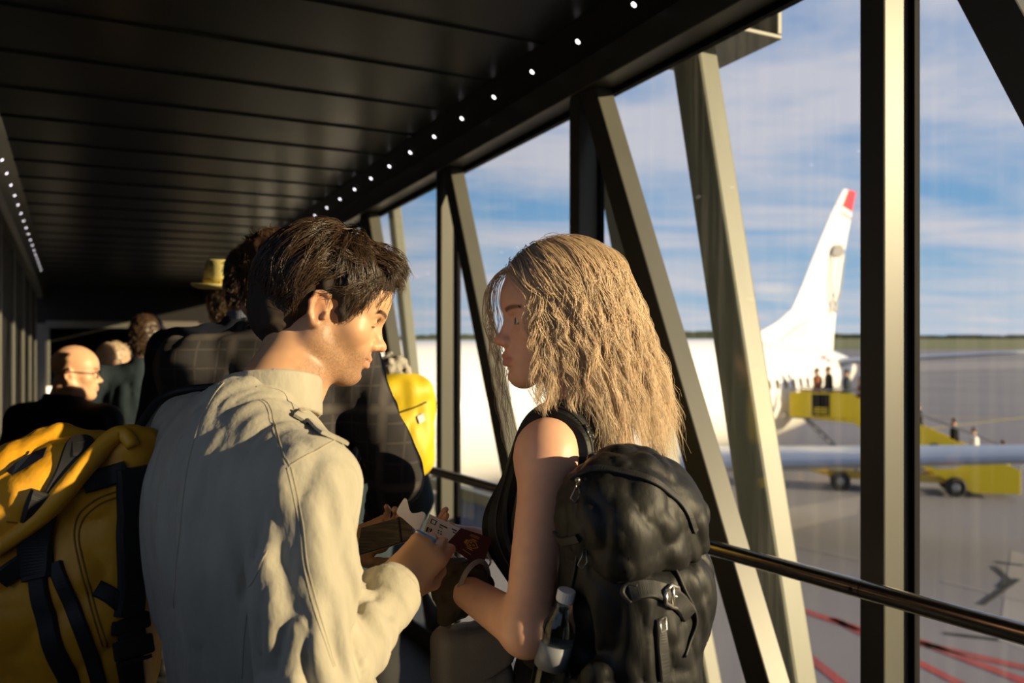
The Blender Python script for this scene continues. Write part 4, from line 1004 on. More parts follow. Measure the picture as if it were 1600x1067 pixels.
        az = max(az, math.radians((47 if side < 0 else 84) + rng.uniform(0, 8)))
        tgt = n3((side * math.sin(az), math.cos(az), 0))
        vol = 1.06 + .20 * rng.random() ** 1.3; pts = []
        m_ = 11
        for i in range(m_):
            t = i / (m_ - 1); q = d * (1 - t) + tgt * t; q[2] += .12 * math.sin(t * 3.14) * (1 - zz); q /= np.linalg.norm(q)
            pts.append(cen + q * rad * (1 + (vol - 1) * sstep(0, .8, t)))
        e = pts[-1]; L_ = rng.uniform(.23, .345) if az > 1.5 else rng.uniform(.16, .28)
        out_ = tgt * n3((.020, .040, 0)) * rng.uniform(.2, 1.3) + n3((0, -.030, 0)) * (1 if az > 1.1 else .35)
        for i in range(1, S_ - m_ + 1):
            t = i / (S_ - m_); pts.append(e + n3((0, 0, -1)) * L_ * t + out_ * t ** .8)
        P_ = np.asarray(pts, np.float32)
        s_ = np.arange(S_) / S_; w_ = sstep(.12, .45, s_)
        ph, ph2 = rng.uniform(0, 6.28, 2); am = rng.uniform(.004, .0105); fq = rng.uniform(3.6, 6.2) * 6.28
        tn = np.cross(tgt, n3((0, 0, 1)))
        P_ += (tn[None] * (am * np.sin(ph + s_ * fq) * w_)[:, None] + tgt[None] * (am * .8 * np.cos(ph2 + s_ * fq) * w_)[:, None]).astype(np.float32)
        G_.append(P_)
    # wisps in front of the far cheek and along the near temple
    for n_ in range(34):
        far_ = n_ < 16; sx = 1 if far_ else -1
        x0 = sx * rng.uniform(.010, .045); y0 = rng.uniform(.060, .080) if far_ else rng.uniform(.045, .066); z0 = .118 - .25 * y0 - abs(x0) * .3
        e = n3((sx * rng.uniform(.058, .072), rng.uniform(.085, .118), -.01)) if far_ else n3((-rng.uniform(.066, .076), rng.uniform(.034, .058), -.01)); L_ = rng.uniform(.13, .33) if far_ else rng.uniform(.06, .15); pts = []
        for i in range(S_):
            t = i / (S_ - 1)
            if t < .4: q = t / .4; b = n3((x0, y0, z0)) * (1 - q) ** 2 + n3((e[0] * .8, max(y0, e[1]) + .014, z0 - .01)) * 2 * q * (1 - q) + e * q * q
            else: q = (t - .4) / .6; b = e + n3((0, (-.012 if far_ else -.02) * q, -L_ * q))
            pts.append(b)
        P_ = np.asarray(pts, np.float32); s_ = np.linspace(0, 1, S_); ph = rng.uniform(0, 6.28); am = rng.uniform(.003, .006)
        P_[:, 1] += am * np.sin(ph + s_ * 30) * sstep(.2, .5, s_); P_[:, 0] += am * np.cos(ph + s_ * 26) * sstep(.2, .5, s_)
        G_.append(P_)
    Gd = np.asarray(G_, np.float32)
    Gw = Gd @ A3.T * sc + M[:3, 3]
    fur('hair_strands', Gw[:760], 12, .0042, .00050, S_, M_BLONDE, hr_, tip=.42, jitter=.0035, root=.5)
    fur('hair_wisps', Gw[760:], 3, .0022, .0005, S_, M_BLONDE, hr_, tip=.6, jitter=.003)
    for s in (1, -1):
        br = []
        for _ in range(70):
            t = rng.uniform(0, 1); x = .012 + .038 * t; z = .0182 + .0062 * math.sin(t * 2.3) + rng.uniform(-.0022, .0022); y = .0925 - .34 * (x - .008)
            d0 = n3((s * .8, -.35, .45 - .8 * t)); d0 /= np.linalg.norm(d0); br.append([n3((s * x, y + .001, z)) + d0 * .0065 * q + n3((0, .0015, 0)) * math.sin(q * 3.1) for q in np.linspace(0, 1, 4)])
        link('eyebrow', tubes('eyebrow', np.asarray(br, np.float32) @ A3.T * sc + M[:3, 3], .00035 * np.linspace(1, .3, 4)), M_HAIRB, p)
    return p, J, bvh_of(np.concatenate([V, Vt]), np.concatenate([Fc, Ft + len(V)]))
WOMAN, WJ, WOMAN_BV = woman()
# ================================================================== her backpack, the bottle, the duffel, papers
M_PACK = mat('black_pack_nylon', (.0055, .0055, .006), .55, spec=.30, bump=(45, .35, .005, (1, 1, .35)))
M_PACK2 = mat('worn_black_pack_nylon', (.009, .0086, .0082), .55, spec=.30, bump=(45, .35, .005, (1, 1, .4)))
M_PLASTIC = mat('black_plastic', (.012, .012, .012), .3)
M_SILVER = mat('worn_metal_buckle', (.55, .52, .48), .28, .9)
M_ZIP = mat('zip_metal', (.25, .23, .2), .3, .9)
M_CLEAR = mat('clear_plastic', (.45, .55, .65), .06, trans=1)
M_LABEL = mat('grey_bottle_label', (.22, .23, .25), .4)
M_CAPW = mat('white_bottle_cap', (.62, .64, .68), .4)
M_DUFFEL = mat('yellow_tarpaulin', (.80, .39, .018), .5, spec=.45, noise=(14, (.70, .33, .016), (1, 1, 1), .35, .75), bump=(30, .45, .006, (1, 1, 1)))
M_DSEAM = mat('dark_ochre_thread', (.30, .13, .01), .8)
M_NAVY = mat('navy_patch', (.012, .018, .035), .6)
M_YPACK = mat('yellow_pack_nylon', (.60, .44, .012), .55, bump=(300, .3, .001, (1, 1, 1)))
M_PAPER = mat('white_paper', (.72, .70, .74), .7)
M_INK = mat('black_ink', (.02, .02, .03), .6)
M_PASS = mat('burgundy_passport_cover', (.055, .012, .016), .45, bump=(700, .3, .0003, (1, 1, 1)))
M_GOLD = mat('gold_foil', (.50, .34, .10), .35, .8)
M_BOOK = mat('striped_dark_cover', (.045, .034, .024), .6, noise=(20, (.10, .080, .055), (1, 1, 14), .45, .6))
M_BLUEP = mat('blue_pen_plastic', (.08, .22, .50), .3)
M_BAGG = mat('grey_leather', (.30, .275, .25), .55, bump=(420, .5, .0008, (1, 1, 1)))
M_CABLE = mat('white_cable', (.6, .6, .62), .4)
def local(c, x, y):                           # frame with x right, y outward, z up
    x = Vector((x[0], x[1], 0)).normalized(); M = np.eye(4, dtype=np.float32); M[:3, 0] = x; M[:3, 1] = (y[0], y[1], 0) / np.linalg.norm(y); M[:3, 3] = c; return M
def onsurf(bv, pix, n=12, off=.002, dep=1.25, sm=2): return smooth_n(snap(bv, dense([cast(bv, *q, dep) for q in pix], n), off), sm)
def backpack():
    C = Vector((.173, 1.232, 1.133)); Mx = local(C, (.8, .6), (.6, -.8))
    pk = empty('backpack'); tag(pk, 'black hiking backpack with a silver buckle on the blonde woman\'s back', 'backpack')
    F = SDF().frame(Mx)
    F.box((0, -.01, -.02), (.100, .068, .235), rd=.05, k=.01)
    F.ell((-.005, .0, .175), (.100, .072, .075), k=.03)
    F.box((.0, .045, -.06), (.080, .045, .150), rd=.035, k=.025)          # front pocket
    F.ell((.075, .035, .03), (.050, .055, .095), k=.03)                   # bulging far side pocket
    F.box((-.088, .0, -.135), (.030, .055, .11), rd=.022, k=.012)         # side pocket that holds the bottle
    F.cap((-.10, -.005, -.03), (-.10, -.005, .02), .030, .033, k=.004, op='s')
    def fold(Q):
        q = (Q - n3(C)) @ Mx[:3, :3]
        v = vnoise(np.stack([q[..., 0] * 30 + q[..., 2] * 14, q[..., 1] * 26, q[..., 2] * 13 - q[..., 0] * 9], -1)); w = vnoise(q * n3((42, 42, 28)) + 9)
        return -.0085 * (np.abs(2 * v - 1) ** .6 - .5) - .005 * (np.abs(2 * w - 1) ** .6 - .5)
    F.disp(fold)
    me, V, Fc = sdf_mesh('pack_body', F, np.array(C) - .36, np.array(C) + .36, .0048); b = link('pack_body', me, M_PACK, pk); bv = bvh_of(V, Fc)
    # lid: a cap over the top with its own hem
    F = SDF().frame(Mx); F.ell((-.005, .002, .165), (.112, .085, .090), k=.02); F.box((0, .01, .13), (.100, .078, .06), rd=.04, k=.03)
    F.cut((0, .05, .085), (.18, -.25, -1), .006).disp(fold)
    ml, Vl, Fl = sdf_mesh('lid', F, np.array(C) - .36, np.array(C) + .36, .0045); lid = link('lid', ml, M_PACK2, pk); bl = bvh_of(Vl, Fl)
    allb = bvh_of(np.concatenate([V, Vl]), np.concatenate([Fc, Fl + len(V)]))
    # zips, piping, compression straps
    for pix in (((893, 748), (925, 733), (975, 738), (1020, 752), (1062, 785), (1085, 830)),):
        ribbon(MB(), onsurf(allb, pix), .010, .0028).build('zip', M_STRAP, pk)
    for pix in (((1018, 830), (1040, 868), (1066, 915), (1088, 970), (1100, 1040)), ((905, 850), (896, 910), (890, 980), (893, 1060))):
        MB().tube([q for q, _ in onsurf(bv, pix)], .0024, 8).build('piping', M_STRAP, pk, smooth=True)
    ribbon(MB(), onsurf(bv, ((985, 925), (1010, 920), (1040, 926), (1062, 942), (1075, 960))), .026, .004).build('compression_strap', M_STRAP, pk)
    ribbon(MB(), onsurf(bv, ((1030, 965), (1032, 1000), (1036, 1060))), .020, .004).build('compression_strap', M_STRAP, pk)
    ribbon(MB(), onsurf(allb, ((842, 842), (880, 846), (905, 840))), .012, .003).build('hem_tape', M_STRAP, pk)
    # loop of cord
    lp = [cast(bv, *q) for q in ((985, 940), (972, 925), (978, 912), (995, 914))]; MB().tube([q + Vector((0, -.004, 0)) for q in dense(lp, 8)], .0035, 8).build('cord_loop', M_STRAP, pk, smooth=True)
    # silver three-bar buckle
    p, n = snap(bv, [cast(bv, 1045, 931)], .006)[0]; up = (Vector((0, 0, 1)) - n * n.z).normalized(); sd = up.cross(n)
    q = lambda a, c: p + sd * a + up * c
    mb = MB(); out = [(-.018, .012), (-.004, .017), (.014, .010), (.020, -.004), (.014, -.020), (.000, -.014), (-.018, -.004)]
    mb.tube([q(*o) for o in out + [out[0]]], .0030, 8); mb.tube([q(.0, .0155), q(.002, -.0145)], .0028, 8); mb.tube([q(.001, .001), q(.019, -.004)], .0028, 8)
    mb.build('buckle', M_SILVER, pk, smooth=True)
    p, n = snap(bv, [cast(bv, 1031, 976)], .005)[0]; up = (Vector((0, 0, 1)) - n * n.z).normalized(); sd = up.cross(n)
    MB().tube([p + sd * a + up * c for a, c in ((-.008, .008), (.008, .008), (.008, -.008), (-.008, -.008), (-.008, .008))], .0022, 8).build('small_buckle', M_SILVER, pk, smooth=True)
    for px, py, bb in ((905, 752, allb), (917, 852, bv)):                                # zip pulls on cords
        p, n = snap(bb, [cast(bb, px, py)], .004)[0]
        mb = MB().tube([p, p + Vector((-.004, -.006, -.012)), p + Vector((-.010, -.007, -.024)), p + Vector((-.004, -.007, -.030)), p + Vector((.003, -.006, -.020)), p + Vector((.001, -.003, -.004))], .0013, 6)
        mb.lathe([(.002, -.004), (.0045, 0), (.002, .004)], p, n, 10); mb.build('zip_pull', M_ZIP, pk, smooth=True)
    # near shoulder strap: from the pack over her shoulder and down in front; far strap likewise
    J = WJ; sl, sr, f, r = J['sl'], J['sr'], J['f'], J['r']
    for s, sh in ((-1, sl), (1, sr)):
        b0 = sh - r * s * .036
        pts = [b0 - f * .10 + Vector((0, 0, -.055)), b0 - f * .075 + Vector((0, 0, .015)), b0 - f * .025 + Vector((0, 0, .058)), b0 + f * .035 + Vector((0, 0, .050)), b0 + f * .085 + Vector((0, 0, -.010)), b0 + f * .112 + r * s * .0 + Vector((0, 0, -.10)), b0 + f * .09 + r * s * .03 + Vector((0, 0, -.20)), b0 + f * .0 + r * s * .052 + Vector((0, 0, -.29)), b0 - f * .10 + r * s * .03 + Vector((0, 0, -.34))]
        pn = smooth_n(snap(WOMAN_BV, dense(pts, 10), .004), 3)
        if s < 0: pn = [(Vector(Mx[:3, :3] @ n3((-.07, -.03, .19)) + Mx[:3, 3]), pn[0][1])] + pn
        st_ = ribbon(MB(), smooth_n(pn, 2), .060, .013).build('shoulder_strap', M_PACK, pk, bevel=.002)
        ribbon(MB(), [(q + n * .013, n) for q, n in smooth_n(pn, 2)], .020, .0025).build('webbing', M_STRAP, st_)
        if s < 0:
            q, n = pn[14]; t = (pn[16][0] - pn[12][0]).normalized(); b_ = t.cross(n)
            mb = MB()
            for k in (-.009, 0, .009): mb.tube([q + n * .013 + t * k - b_ * .014, q + n * .015 + t * k + b_ * .014], .0026, 8)
            for k in (-.014, .014): mb.tube([q + n * .014 - t * .010 + b_ * k, q + n * .014 + t * .010 + b_ * k], .0026, 8)
            mb.build('ladder_buckle', M_PLASTIC, st_, smooth=True)
    hp = [Vector(Mx[:3, :3] @ n3(q) + Mx[:3, 3]) for q in ((-.01, -.07, .212), (-.005, -.080, .228), (.025, -.080, .228), (.03, -.07, .212))]
    MB().tube(dense(hp, 6), .0045, 8).build('haul_loop', M_STRAP, pk, smooth=True)
    # bottle in the side pocket
    bt = empty('water_bottle'); tag(bt, 'clear water bottle with a white cap in the backpack\'s side pocket', 'bottle')
    top = P(886, 922, 1.170); ax = (P(862, 1035, 1.180) - top).normalized()
    MB().lathe([(.0125, 0), (.0132, .002), (.0132, .014), (.0125, .016)], top, ax, 20).build('cap', M_CAPW, bt, smooth=False)
    MB().lathe([(.012, .016), (.0122, .022), (.0155, .034), (.0225, .050), (.0240, .062), (.0240, .17), (.021, .182), (.008, .184)], top, ax, 26).build('bottle_body', M_CLEAR, bt, smooth=True)
    MB().lathe([(.0245, .076), (.0245, .112)], top, ax, 26).build('label', M_LABEL, bt, smooth=True)
backpack()
def duffel():
    C = P(92, 905, 1.27); Mx = local(C, (.97, .24), (.24, -.97))
    pk = empty('duffel_bag'); tag(pk, 'large yellow tarpaulin duffel bag with black straps at the jacketed man\'s left side', 'bag')
    F = SDF().frame(Mx)
    F.box((0, 0, -.026), (.142, .095, .205), rd=.07, k=.02)
    F.ell((.017, .0, .148), (.138, .083, .085), k=.045)
    F.cap((-.14, .035, .043), (-.017, .062, .135), .045, .041, k=.035); F.cap((-.017, .062, .135), (.118, .042, .205), .041, .037, k=.035)
    F.ell((.043, .075, -.043), (.082, .046, .147), k=.02)
    def fold(Q):
        q = (Q - n3(C)) @ Mx[:3, :3]; v = vnoise(np.stack([q[..., 0] * 13 + q[..., 2] * 8, q[..., 1] * 12, q[..., 2] * 12 - q[..., 0] * 7], -1)); w = vnoise(q * 34 + 3)
        return -.014 * (np.abs(2 * v - 1) ** .8 - .42) - .004 * (np.abs(2 * w - 1) - .45)
    F.disp(fold)
    me, V, Fc = sdf_mesh('bag_body', F, np.array(C) - .42, np.array(C) + .42, .0065); link('bag_body', me, M_DUFFEL, pk); bv = bvh_of(V, Fc)
    def strap(pix, w, th=.005, m=M_STRAP, name='strap', off=.002): return ribbon(MB(), onsurf(bv, pix, 12, off, 1.2, 3), w * .87, th).build(name, m, pk)
    # rolled yellow edge across the top
    pts = [q + n * .004 for q, n in onsurf(bv, ((-20, 868), (30, 832), (75, 792), (115, 750), (150, 712), (190, 680), (228, 660)), 12, .003, 1.2, 4)]
    MB().tube(pts, [.009 + .006 * math.sin(math.pi * i / (len(pts) - 1)) for i in range(len(pts))], 14).build('rolled_edge', M_DUFFEL, pk, smooth=True)
    strap(((140, 650), (126, 690), (108, 735), (86, 775)), .036)
    strap(((75, 770), (62, 800), (55, 850), (62, 905)), .050, .012)
    strap(((58, 880), (64, 930), (78, 985), (104, 1050), (120, 1090)), .030, .007)
    strap(((88, 880), (106, 930), (128, 985), (150, 1050), (160, 1090)), .022)
    strap(((130, 755), (165, 745), (198, 735)), .034, .006)
    strap(((206, 730), (206, 790), (204, 850), (203, 910), (200, 962)), .050, .007)
    strap(((150, 918), (172, 930), (190, 945), (200, 955)), .026)
    strap(((0, 905), (35, 880), (60, 868)), .032, .006)
    for pix in (((182, 768), (150, 780), (122, 805), (116, 840), (126, 890), (142, 950), (160, 1010)), ((186, 776), (156, 787), (130, 810), (123, 842), (133, 890), (149, 950), (167, 1010)), ((140, 690), (112, 735), (85, 772)), ((10, 815), (45, 818))):
        MB().tube([q for q, _ in onsurf(bv, pix, 10, .0004, 1.2)], .0013, 6).build('stitching', M_DSEAM, pk, smooth=True)
    # side-release buckle
    p, n = snap(bv, [cast(bv, 202, 995, 1.2)], .010)[0]; up = (Vector((0, 0, 1)) - n * n.z).normalized(); sd = up.cross(n)
    Rm = Matrix((sd, up, n)).transposed()
    MB().box(p + up * .018, (.028, .012, .007), Rm).box(p - up * .016, (.028, .014, .007), Rm).box(p, (.020, .014, .005), Rm).build('buckle', M_PLASTIC, pk, bevel=.004)
    MB().box(p - up * .034, (.022, .003, .005), Rm).build('buckle_bar', M_PLASTIC, pk, bevel=.001)
    strap(((200, 1015), (205, 1050), (208, 1090)), .044)
    # navy badge
    c = [(12, 738), (30, 722), (55, 708), (76, 700), (70, 716), (45, 732), (22, 744)]
    rim = [cast(bv, *q, 1.2) + Vector((0, -.003, .002)) for q in c]
    MB().prism(rim, (.2, -.95, .2), .003).build('badge', M_NAVY, pk)
    # carrying strap that goes up to his shoulder
    a = Vector(Mx[:3, :3] @ n3((.10, .0, .205)) + Mx[:3, 3])
    MB().tube(dense([a, Vector((-.575, 1.36, 1.445)), Vector((-.52, 1.38, 1.462)), Vector((-.47, 1.40, 1.455)), Vector((-.45, 1.44, 1.40)), Vector((-.55, 1.46, 1.20)), Vector(Mx[:3, :3] @ n3((.06, -.08, -.08)) + Mx[:3, 3])], 8), .007, 8).build('carry_strap', M_STRAP, pk, smooth=True)
duffel()
# ------------------------------------------------------------------ papers in the hands
def sheet(name, corners, th, m, parent=None, curve=0, n=1):
    c = [Vector(q) for q in corners]; nrm = (c[1] - c[0]).cross(c[3] - c[0]).normalized()
    if nrm.y > 0: nrm = -nrm
    return MB().prism(c, nrm, th).build(name, m, parent), c, nrm
def mark(c, nrm, name, m, parent, quad, th):   # flat print: quad in the sheet's own 0..1 coordinates
    f = lambda u, v: (c[0] * (1-u) + c[1] * u) * (1-v) + (c[3] * (1-u) + c[2] * u) * v + nrm * th
    return MB().prism([f(*q) for q in quad], nrm, .0003).build(name, m, parent)
# boarding pass
bp_ = empty('boarding_pass'); tag(bp_, 'white printed boarding pass tucked behind the burgundy passport', 'ticket')
o, c, n = sheet('card', [P(660, 834, 1.372), P(671, 803, 1.392), P(722, 827, 1.402), P(704, 856, 1.380)], .0006, M_PAPER, bp_)
for qd in (((.62, .10), (.84, .10), (.84, .13), (.62, .13)), ((.62, .10), (.65, .10), (.65, .26), (.62, .26)), ((.81, .10), (.84, .10), (.84, .26), (.81, .26)), ((.62, .24), (.84, .24), (.84, .27), (.62, .27)),
           ((.16, .06), (.40, .06), (.40, .12), (.16, .12)), ((.16, .14), (.40, .14), (.40, .16), (.16, .16)), ((.16, .18), (.40, .18), (.40, .24), (.16, .24)), ((.72, .38), (.78, .38), (.78, .62), (.72, .62)), ((.62, .38), (.66, .38), (.66, .50), (.62, .50)),
           ((.44, .40), (.50, .40), (.50, .44), (.44, .44)), ((.44, .48), (.50, .48), (.50, .52), (.44, .52)), ((.34, .42), (.39, .42), (.39, .46), (.34, .46)), ((.34, .50), (.39, .50), (.39, .56), (.34, .56)), ((.78, .74), (.84, .74), (.84, .90), (.78, .90)), ((.68, .80), (.72, .80), (.72, .92), (.68, .92)), ((.25, .70), (.30, .70), (.30, .80), (.25, .80))):
    mark(c, n, 'printed_mark', M_INK, bp_, qd, .0006)
# passport
ps = empty('passport'); tag(ps, 'burgundy passport with a gold crest held in the woman\'s hand', 'passport')
o, c, n = sheet('cover', [P(697, 850, 1.362), P(719, 826, 1.384), P(768, 842, 1.398), P(752, 889, 1.362)], .004, M_PASS, ps)
for k in range(9):
    a = math.pi * 2 * k / 9
cx_, cy_ = .52, .52
for qd in ([(cx_ - .13, cy_ - .10), (cx_ + .13, cy_ - .10), (cx_ + .12, cy_ + .08), (cx_, cy_ + .19), (cx_ - .12, cy_ + .08)],):
    for (a, b) in zip(qd, qd[1:] + qd[:1]):
        d = Vector((b[0] - a[0], b[1] - a[1])); w = Vector((-d.y, d.x)).normalized() * .014; mark(c, n, 'gold_crest', M_GOLD, ps, [(a[0]-w.x, a[1]-w.y), (b[0]-w.x, b[1]-w.y), (b[0]+w.x, b[1]+w.y), (a[0]+w.x, a[1]+w.y)], .004)
for x, y in ((-.06, -.03), (.05, -.03), (0, .06)): mark(c, n, 'gold_crest', M_GOLD, ps, [(cx_ + x - .03, cy_ + y - .03), (cx_ + x + .03, cy_ + y - .03), (cx_ + x + .02, cy_ + y + .035), (cx_ + x - .02, cy_ + y + .035)], .004)
for s in (-1, 1): mark(c, n, 'gold_crest', M_GOLD, ps, [(cx_ + s * .17, cy_ - .09), (cx_ + s * .22, cy_ - .04), (cx_ + s * .20, cy_ + .12), (cx_ + s * .16, cy_ + .06)], .004)
mark(c, n, 'gold_crest', M_GOLD, ps, [(cx_ - .08, cy_ - .20), (cx_ + .08, cy_ - .20), (cx_ + .10, cy_ - .13), (cx_ - .10, cy_ - .13)], .004)
for x in (.80, .86): mark(c, n, 'gold_lettering', M_GOLD, ps, [(x, .36), (x + .025, .36), (x + .025, .64), (x, .64)], .004)
mark(c, n, 'gold_lettering', M_GOLD, ps, [(.16, .38), (.185, .38), (.185, .62), (.16, .62)], .004)
# torn luggage strip, curled
strip = empty('paper_strip'); tag(strip, 'curled white paper strip standing up beside the man\'s thumb', 'paper')
ctr = dense([P(634, 779, 1.335), P(632, 800, 1.33), P(646, 806, 1.325), P(658, 818, 1.32), P(655, 834, 1.315)], 7); mb = MB(); rg = []
for i, q in enumerate(ctr):
    t = i / (len(ctr) - 1); w = .002 + .013 * min(1, t * 3.2); d = Vector((.75, -.25, -.35)).lerp(Vector((.15, .6, .75)), t).normalized(); nn = Vector((.2, -.9, .3)) * .0003
    rg.append([q - d * w - nn, q + d * w - nn, q + d * w + nn, q - d * w + nn])
mb.rings(rg).build('strip', M_PAPER, strip, smooth=False)
pn_ = empty('pen'); tag(pn_, 'light blue pen gripped in the man\'s right fist', 'pen')
a, b = P(650, 830, 1.262), P(681, 846, 1.250)
MB().lathe([(.0030, 0), (.0042, .003), (.0042, (b-a).length - .006), (.0025, (b-a).length)], a, b - a, 14).build('barrel', M_BLUEP, pn_, smooth=True)
MB().box(a.lerp(b, .3) + Vector((0, -.0048, .001)), (.010, .0008, .0014), (b - a).to_track_quat('X', 'Z').to_matrix()).build('clip', M_SILVER, pn_)
bk = empty('notebook'); tag(bk, 'dark striped notebook wallet held open in the man\'s left hand', 'notebook')
o, c, n = sheet('cover', [P(560, 868, 1.40), P(566, 826, 1.42), P(640, 806, 1.43), P(648, 842, 1.40)], .007, M_BOOK, bk)
sheet('pages', [q - n * .004 + (c[2] - c[0]) * .01 for q in c], .003, M_PAPER, bk)
MB().tube([c[1].lerp(c[2], .78) + n * .0085, c[0].lerp(c[3], .78) + n * .0085], .0016, 6).build('elastic_band', M_STRAP, bk)
# handbag below her forearm
hb_ = empty('handbag'); tag(hb_, 'small grey leather handbag hanging below the woman\'s forearm', 'bag')
C = P(738, 1040, 1.43); Mx = local(C, (.90, .43), (.43, -.90)); F = SDF().frame(Mx)
F.box((0, 0, -.02), (.066, .034, .085), rd=.022, k=.01); F.ell((0, .01, -.05), (.062, .042, .06), k=.03); F.disp(lambda Q: -.005 * (np.abs(2 * vnoise(Q * 28) - 1) - .4))
me, V, Fc = sdf_mesh('bag_body', F, np.array(C) - .16, np.array(C) + .16, .005); link('bag_body', me, M_BAGG, hb_)
F = SDF().frame(Mx); F.box((-.004, .012, .024), (.072, .036, .052), rd=.024, k=.01); F.cut((0, 0, -.012), (.45, -.1, -1), .005).disp(lambda Q: -.003 * (np.abs(2 * vnoise(Q * 34) - 1) - .4))
me, V2, F2 = sdf_mesh('flap', F, np.array(C) - .16, np.array(C) + .16, .0045); link('flap', me, M_BAGG, hb_)
L_ = lambda q: Vector(Mx[:3, :3] @ n3(q) + Mx[:3, 3])
el, wl_ = WJ['el'], WJ['wl']; g = el.lerp(wl_, .72)
ribbon(MB(), [(q, Vector((.2, -.9, .3))) for q in dense([L_((-.055, .0, .06)), L_((-.045, .01, .085)), g + Vector((-.01, -.02, .040)), g + Vector((.02, .02, .045)), L_((.04, -.0, .09)), L_((.06, 0, .055))], 8)], .008, .003).build('handle', M_BAGG, hb_)
MB().lathe([(.009, -.006), (.009, .006)], L_((.052, .028, .064)), (.9, .3, .3), 14).build('strap_ring', M_SILVER, hb_, smooth=True)
cb = MB().tube(dense([P(783, 818, 1.43), P(768, 838, 1.425), P(761, 862, 1.415), P(766, 880, 1.405), P(748, 898, 1.40)], 9), .0016, 8).build('cable', M_CABLE, smooth=True)
tag(cb, 'thin pale cable looping down beside the woman\'s chest', 'cable')
# ================================================================== the queue ahead
def cloth(name, col, **k): return mat(name, col, .85, spec=.2, **k)
M_NAVYW = cloth('navy_wool', (.012, .016, .030)); M_BLACKC = cloth('black_cotton', (.008, .008, .009)); M_BLUEJ = cloth('blue_grey_jacket_cloth', (.028, .042, .055))
M_GREYKNIT = cloth('pale_grey_wool', (.40, .38, .34), noise=(60, (.30, .28, .25), (1, 1, 1), .4, .6), bump=(150, .8, .004, (1, 1, 1)))
M_STRAW = mat('yellow_straw', (.90, .80, .34), .7, noise=(120, (.78, .66, .25), (1, 1, 4), .4, .6), bump=(260, .6, .001, (1, 1, 5)))
M_STRAWB = mat('straw_hat_band', (.62, .48, .12), .7)
M_BALD = None
def check_mat():
    m = bpy.data.materials.new('checked_shirt_cotton'); m.use_nodes = True; nt = m.node_tree; b = nt.nodes['Principled BSDF']; N = nt.nodes.new; L = nt.links.new
    b.inputs['Roughness'].default_value = .85; tc = N('ShaderNodeTexCoord'); br = N('ShaderNodeTexBrick'); br.offset = 0; br.inputs['Scale'].default_value = 60
    br.inputs['Color1'].default_value = (.62, .64, .68, 1); br.inputs['Color2'].default_value = (.55, .58, .64, 1); br.inputs['Mortar'].default_value = (.10, .13, .22, 1); br.inputs['Mortar Size'].default_value = .10; br.inputs['Brick Width'].default_value = .5
    mp = N('ShaderNodeMapping'); mp.inputs['Rotation'].default_value = (1.57, 0, 0); L(tc.outputs['Object'], mp.inputs[0]); L(mp.outputs[0], br.inputs['Vector']); L(br.outputs['Color'], b.inputs['Base Color']); return m
M_CHECK = check_mat()
def suit_mat():                               # charcoal wool with a fine paler windowpane check
    m = cloth('charcoal_check_wool', (.024, .023, .025), bump=(500, .3, .001, (1, 1, 1))); nt = m.node_tree; N = nt.nodes.new; L = nt.links.new; b = nt.nodes['Principled BSDF']
    tc = N('ShaderNodeTexCoord'); sp = N('ShaderNodeSeparateXYZ'); L(tc.outputs['Object'], sp.inputs[0]); prev = None
    for ax, w in (('X', 150), ('Z', 150), ('X', 37.5), ('Z', 37.5)):
        mu = N('ShaderNodeMath'); mu.operation = 'MULTIPLY'; mu.inputs[1].default_value = w; L(sp.outputs[ax], mu.inputs[0]); si = N('ShaderNodeMath'); si.operation = 'SINE'; L(mu.outputs[0], si.inputs[0])
        gt = N('ShaderNodeMapRange'); gt.inputs['From Min'].default_value = .88; gt.inputs['From Max'].default_value = 1; gt.inputs['To Max'].default_value = .35 if w > 100 else .8; L(si.outputs[0], gt.inputs['Value'])
        if prev is None: prev = gt.outputs[0]
        else: mxx = N('ShaderNodeMath'); mxx.operation = 'MAXIMUM'; L(prev, mxx.inputs[0]); L(gt.outputs[0], mxx.inputs[1]); prev = mxx.outputs[0]
    mix = N('ShaderNodeMix'); mix.data_type = 'RGBA'; mix.inputs['A'].default_value = (.028, .026, .028, 1); mix.inputs['B'].default_value = (.080, .070, .066, 1); L(prev, mix.inputs['Factor']); L(mix.outputs['Result'], b.inputs['Base Color']); return m
M_SUIT = suit_mat()
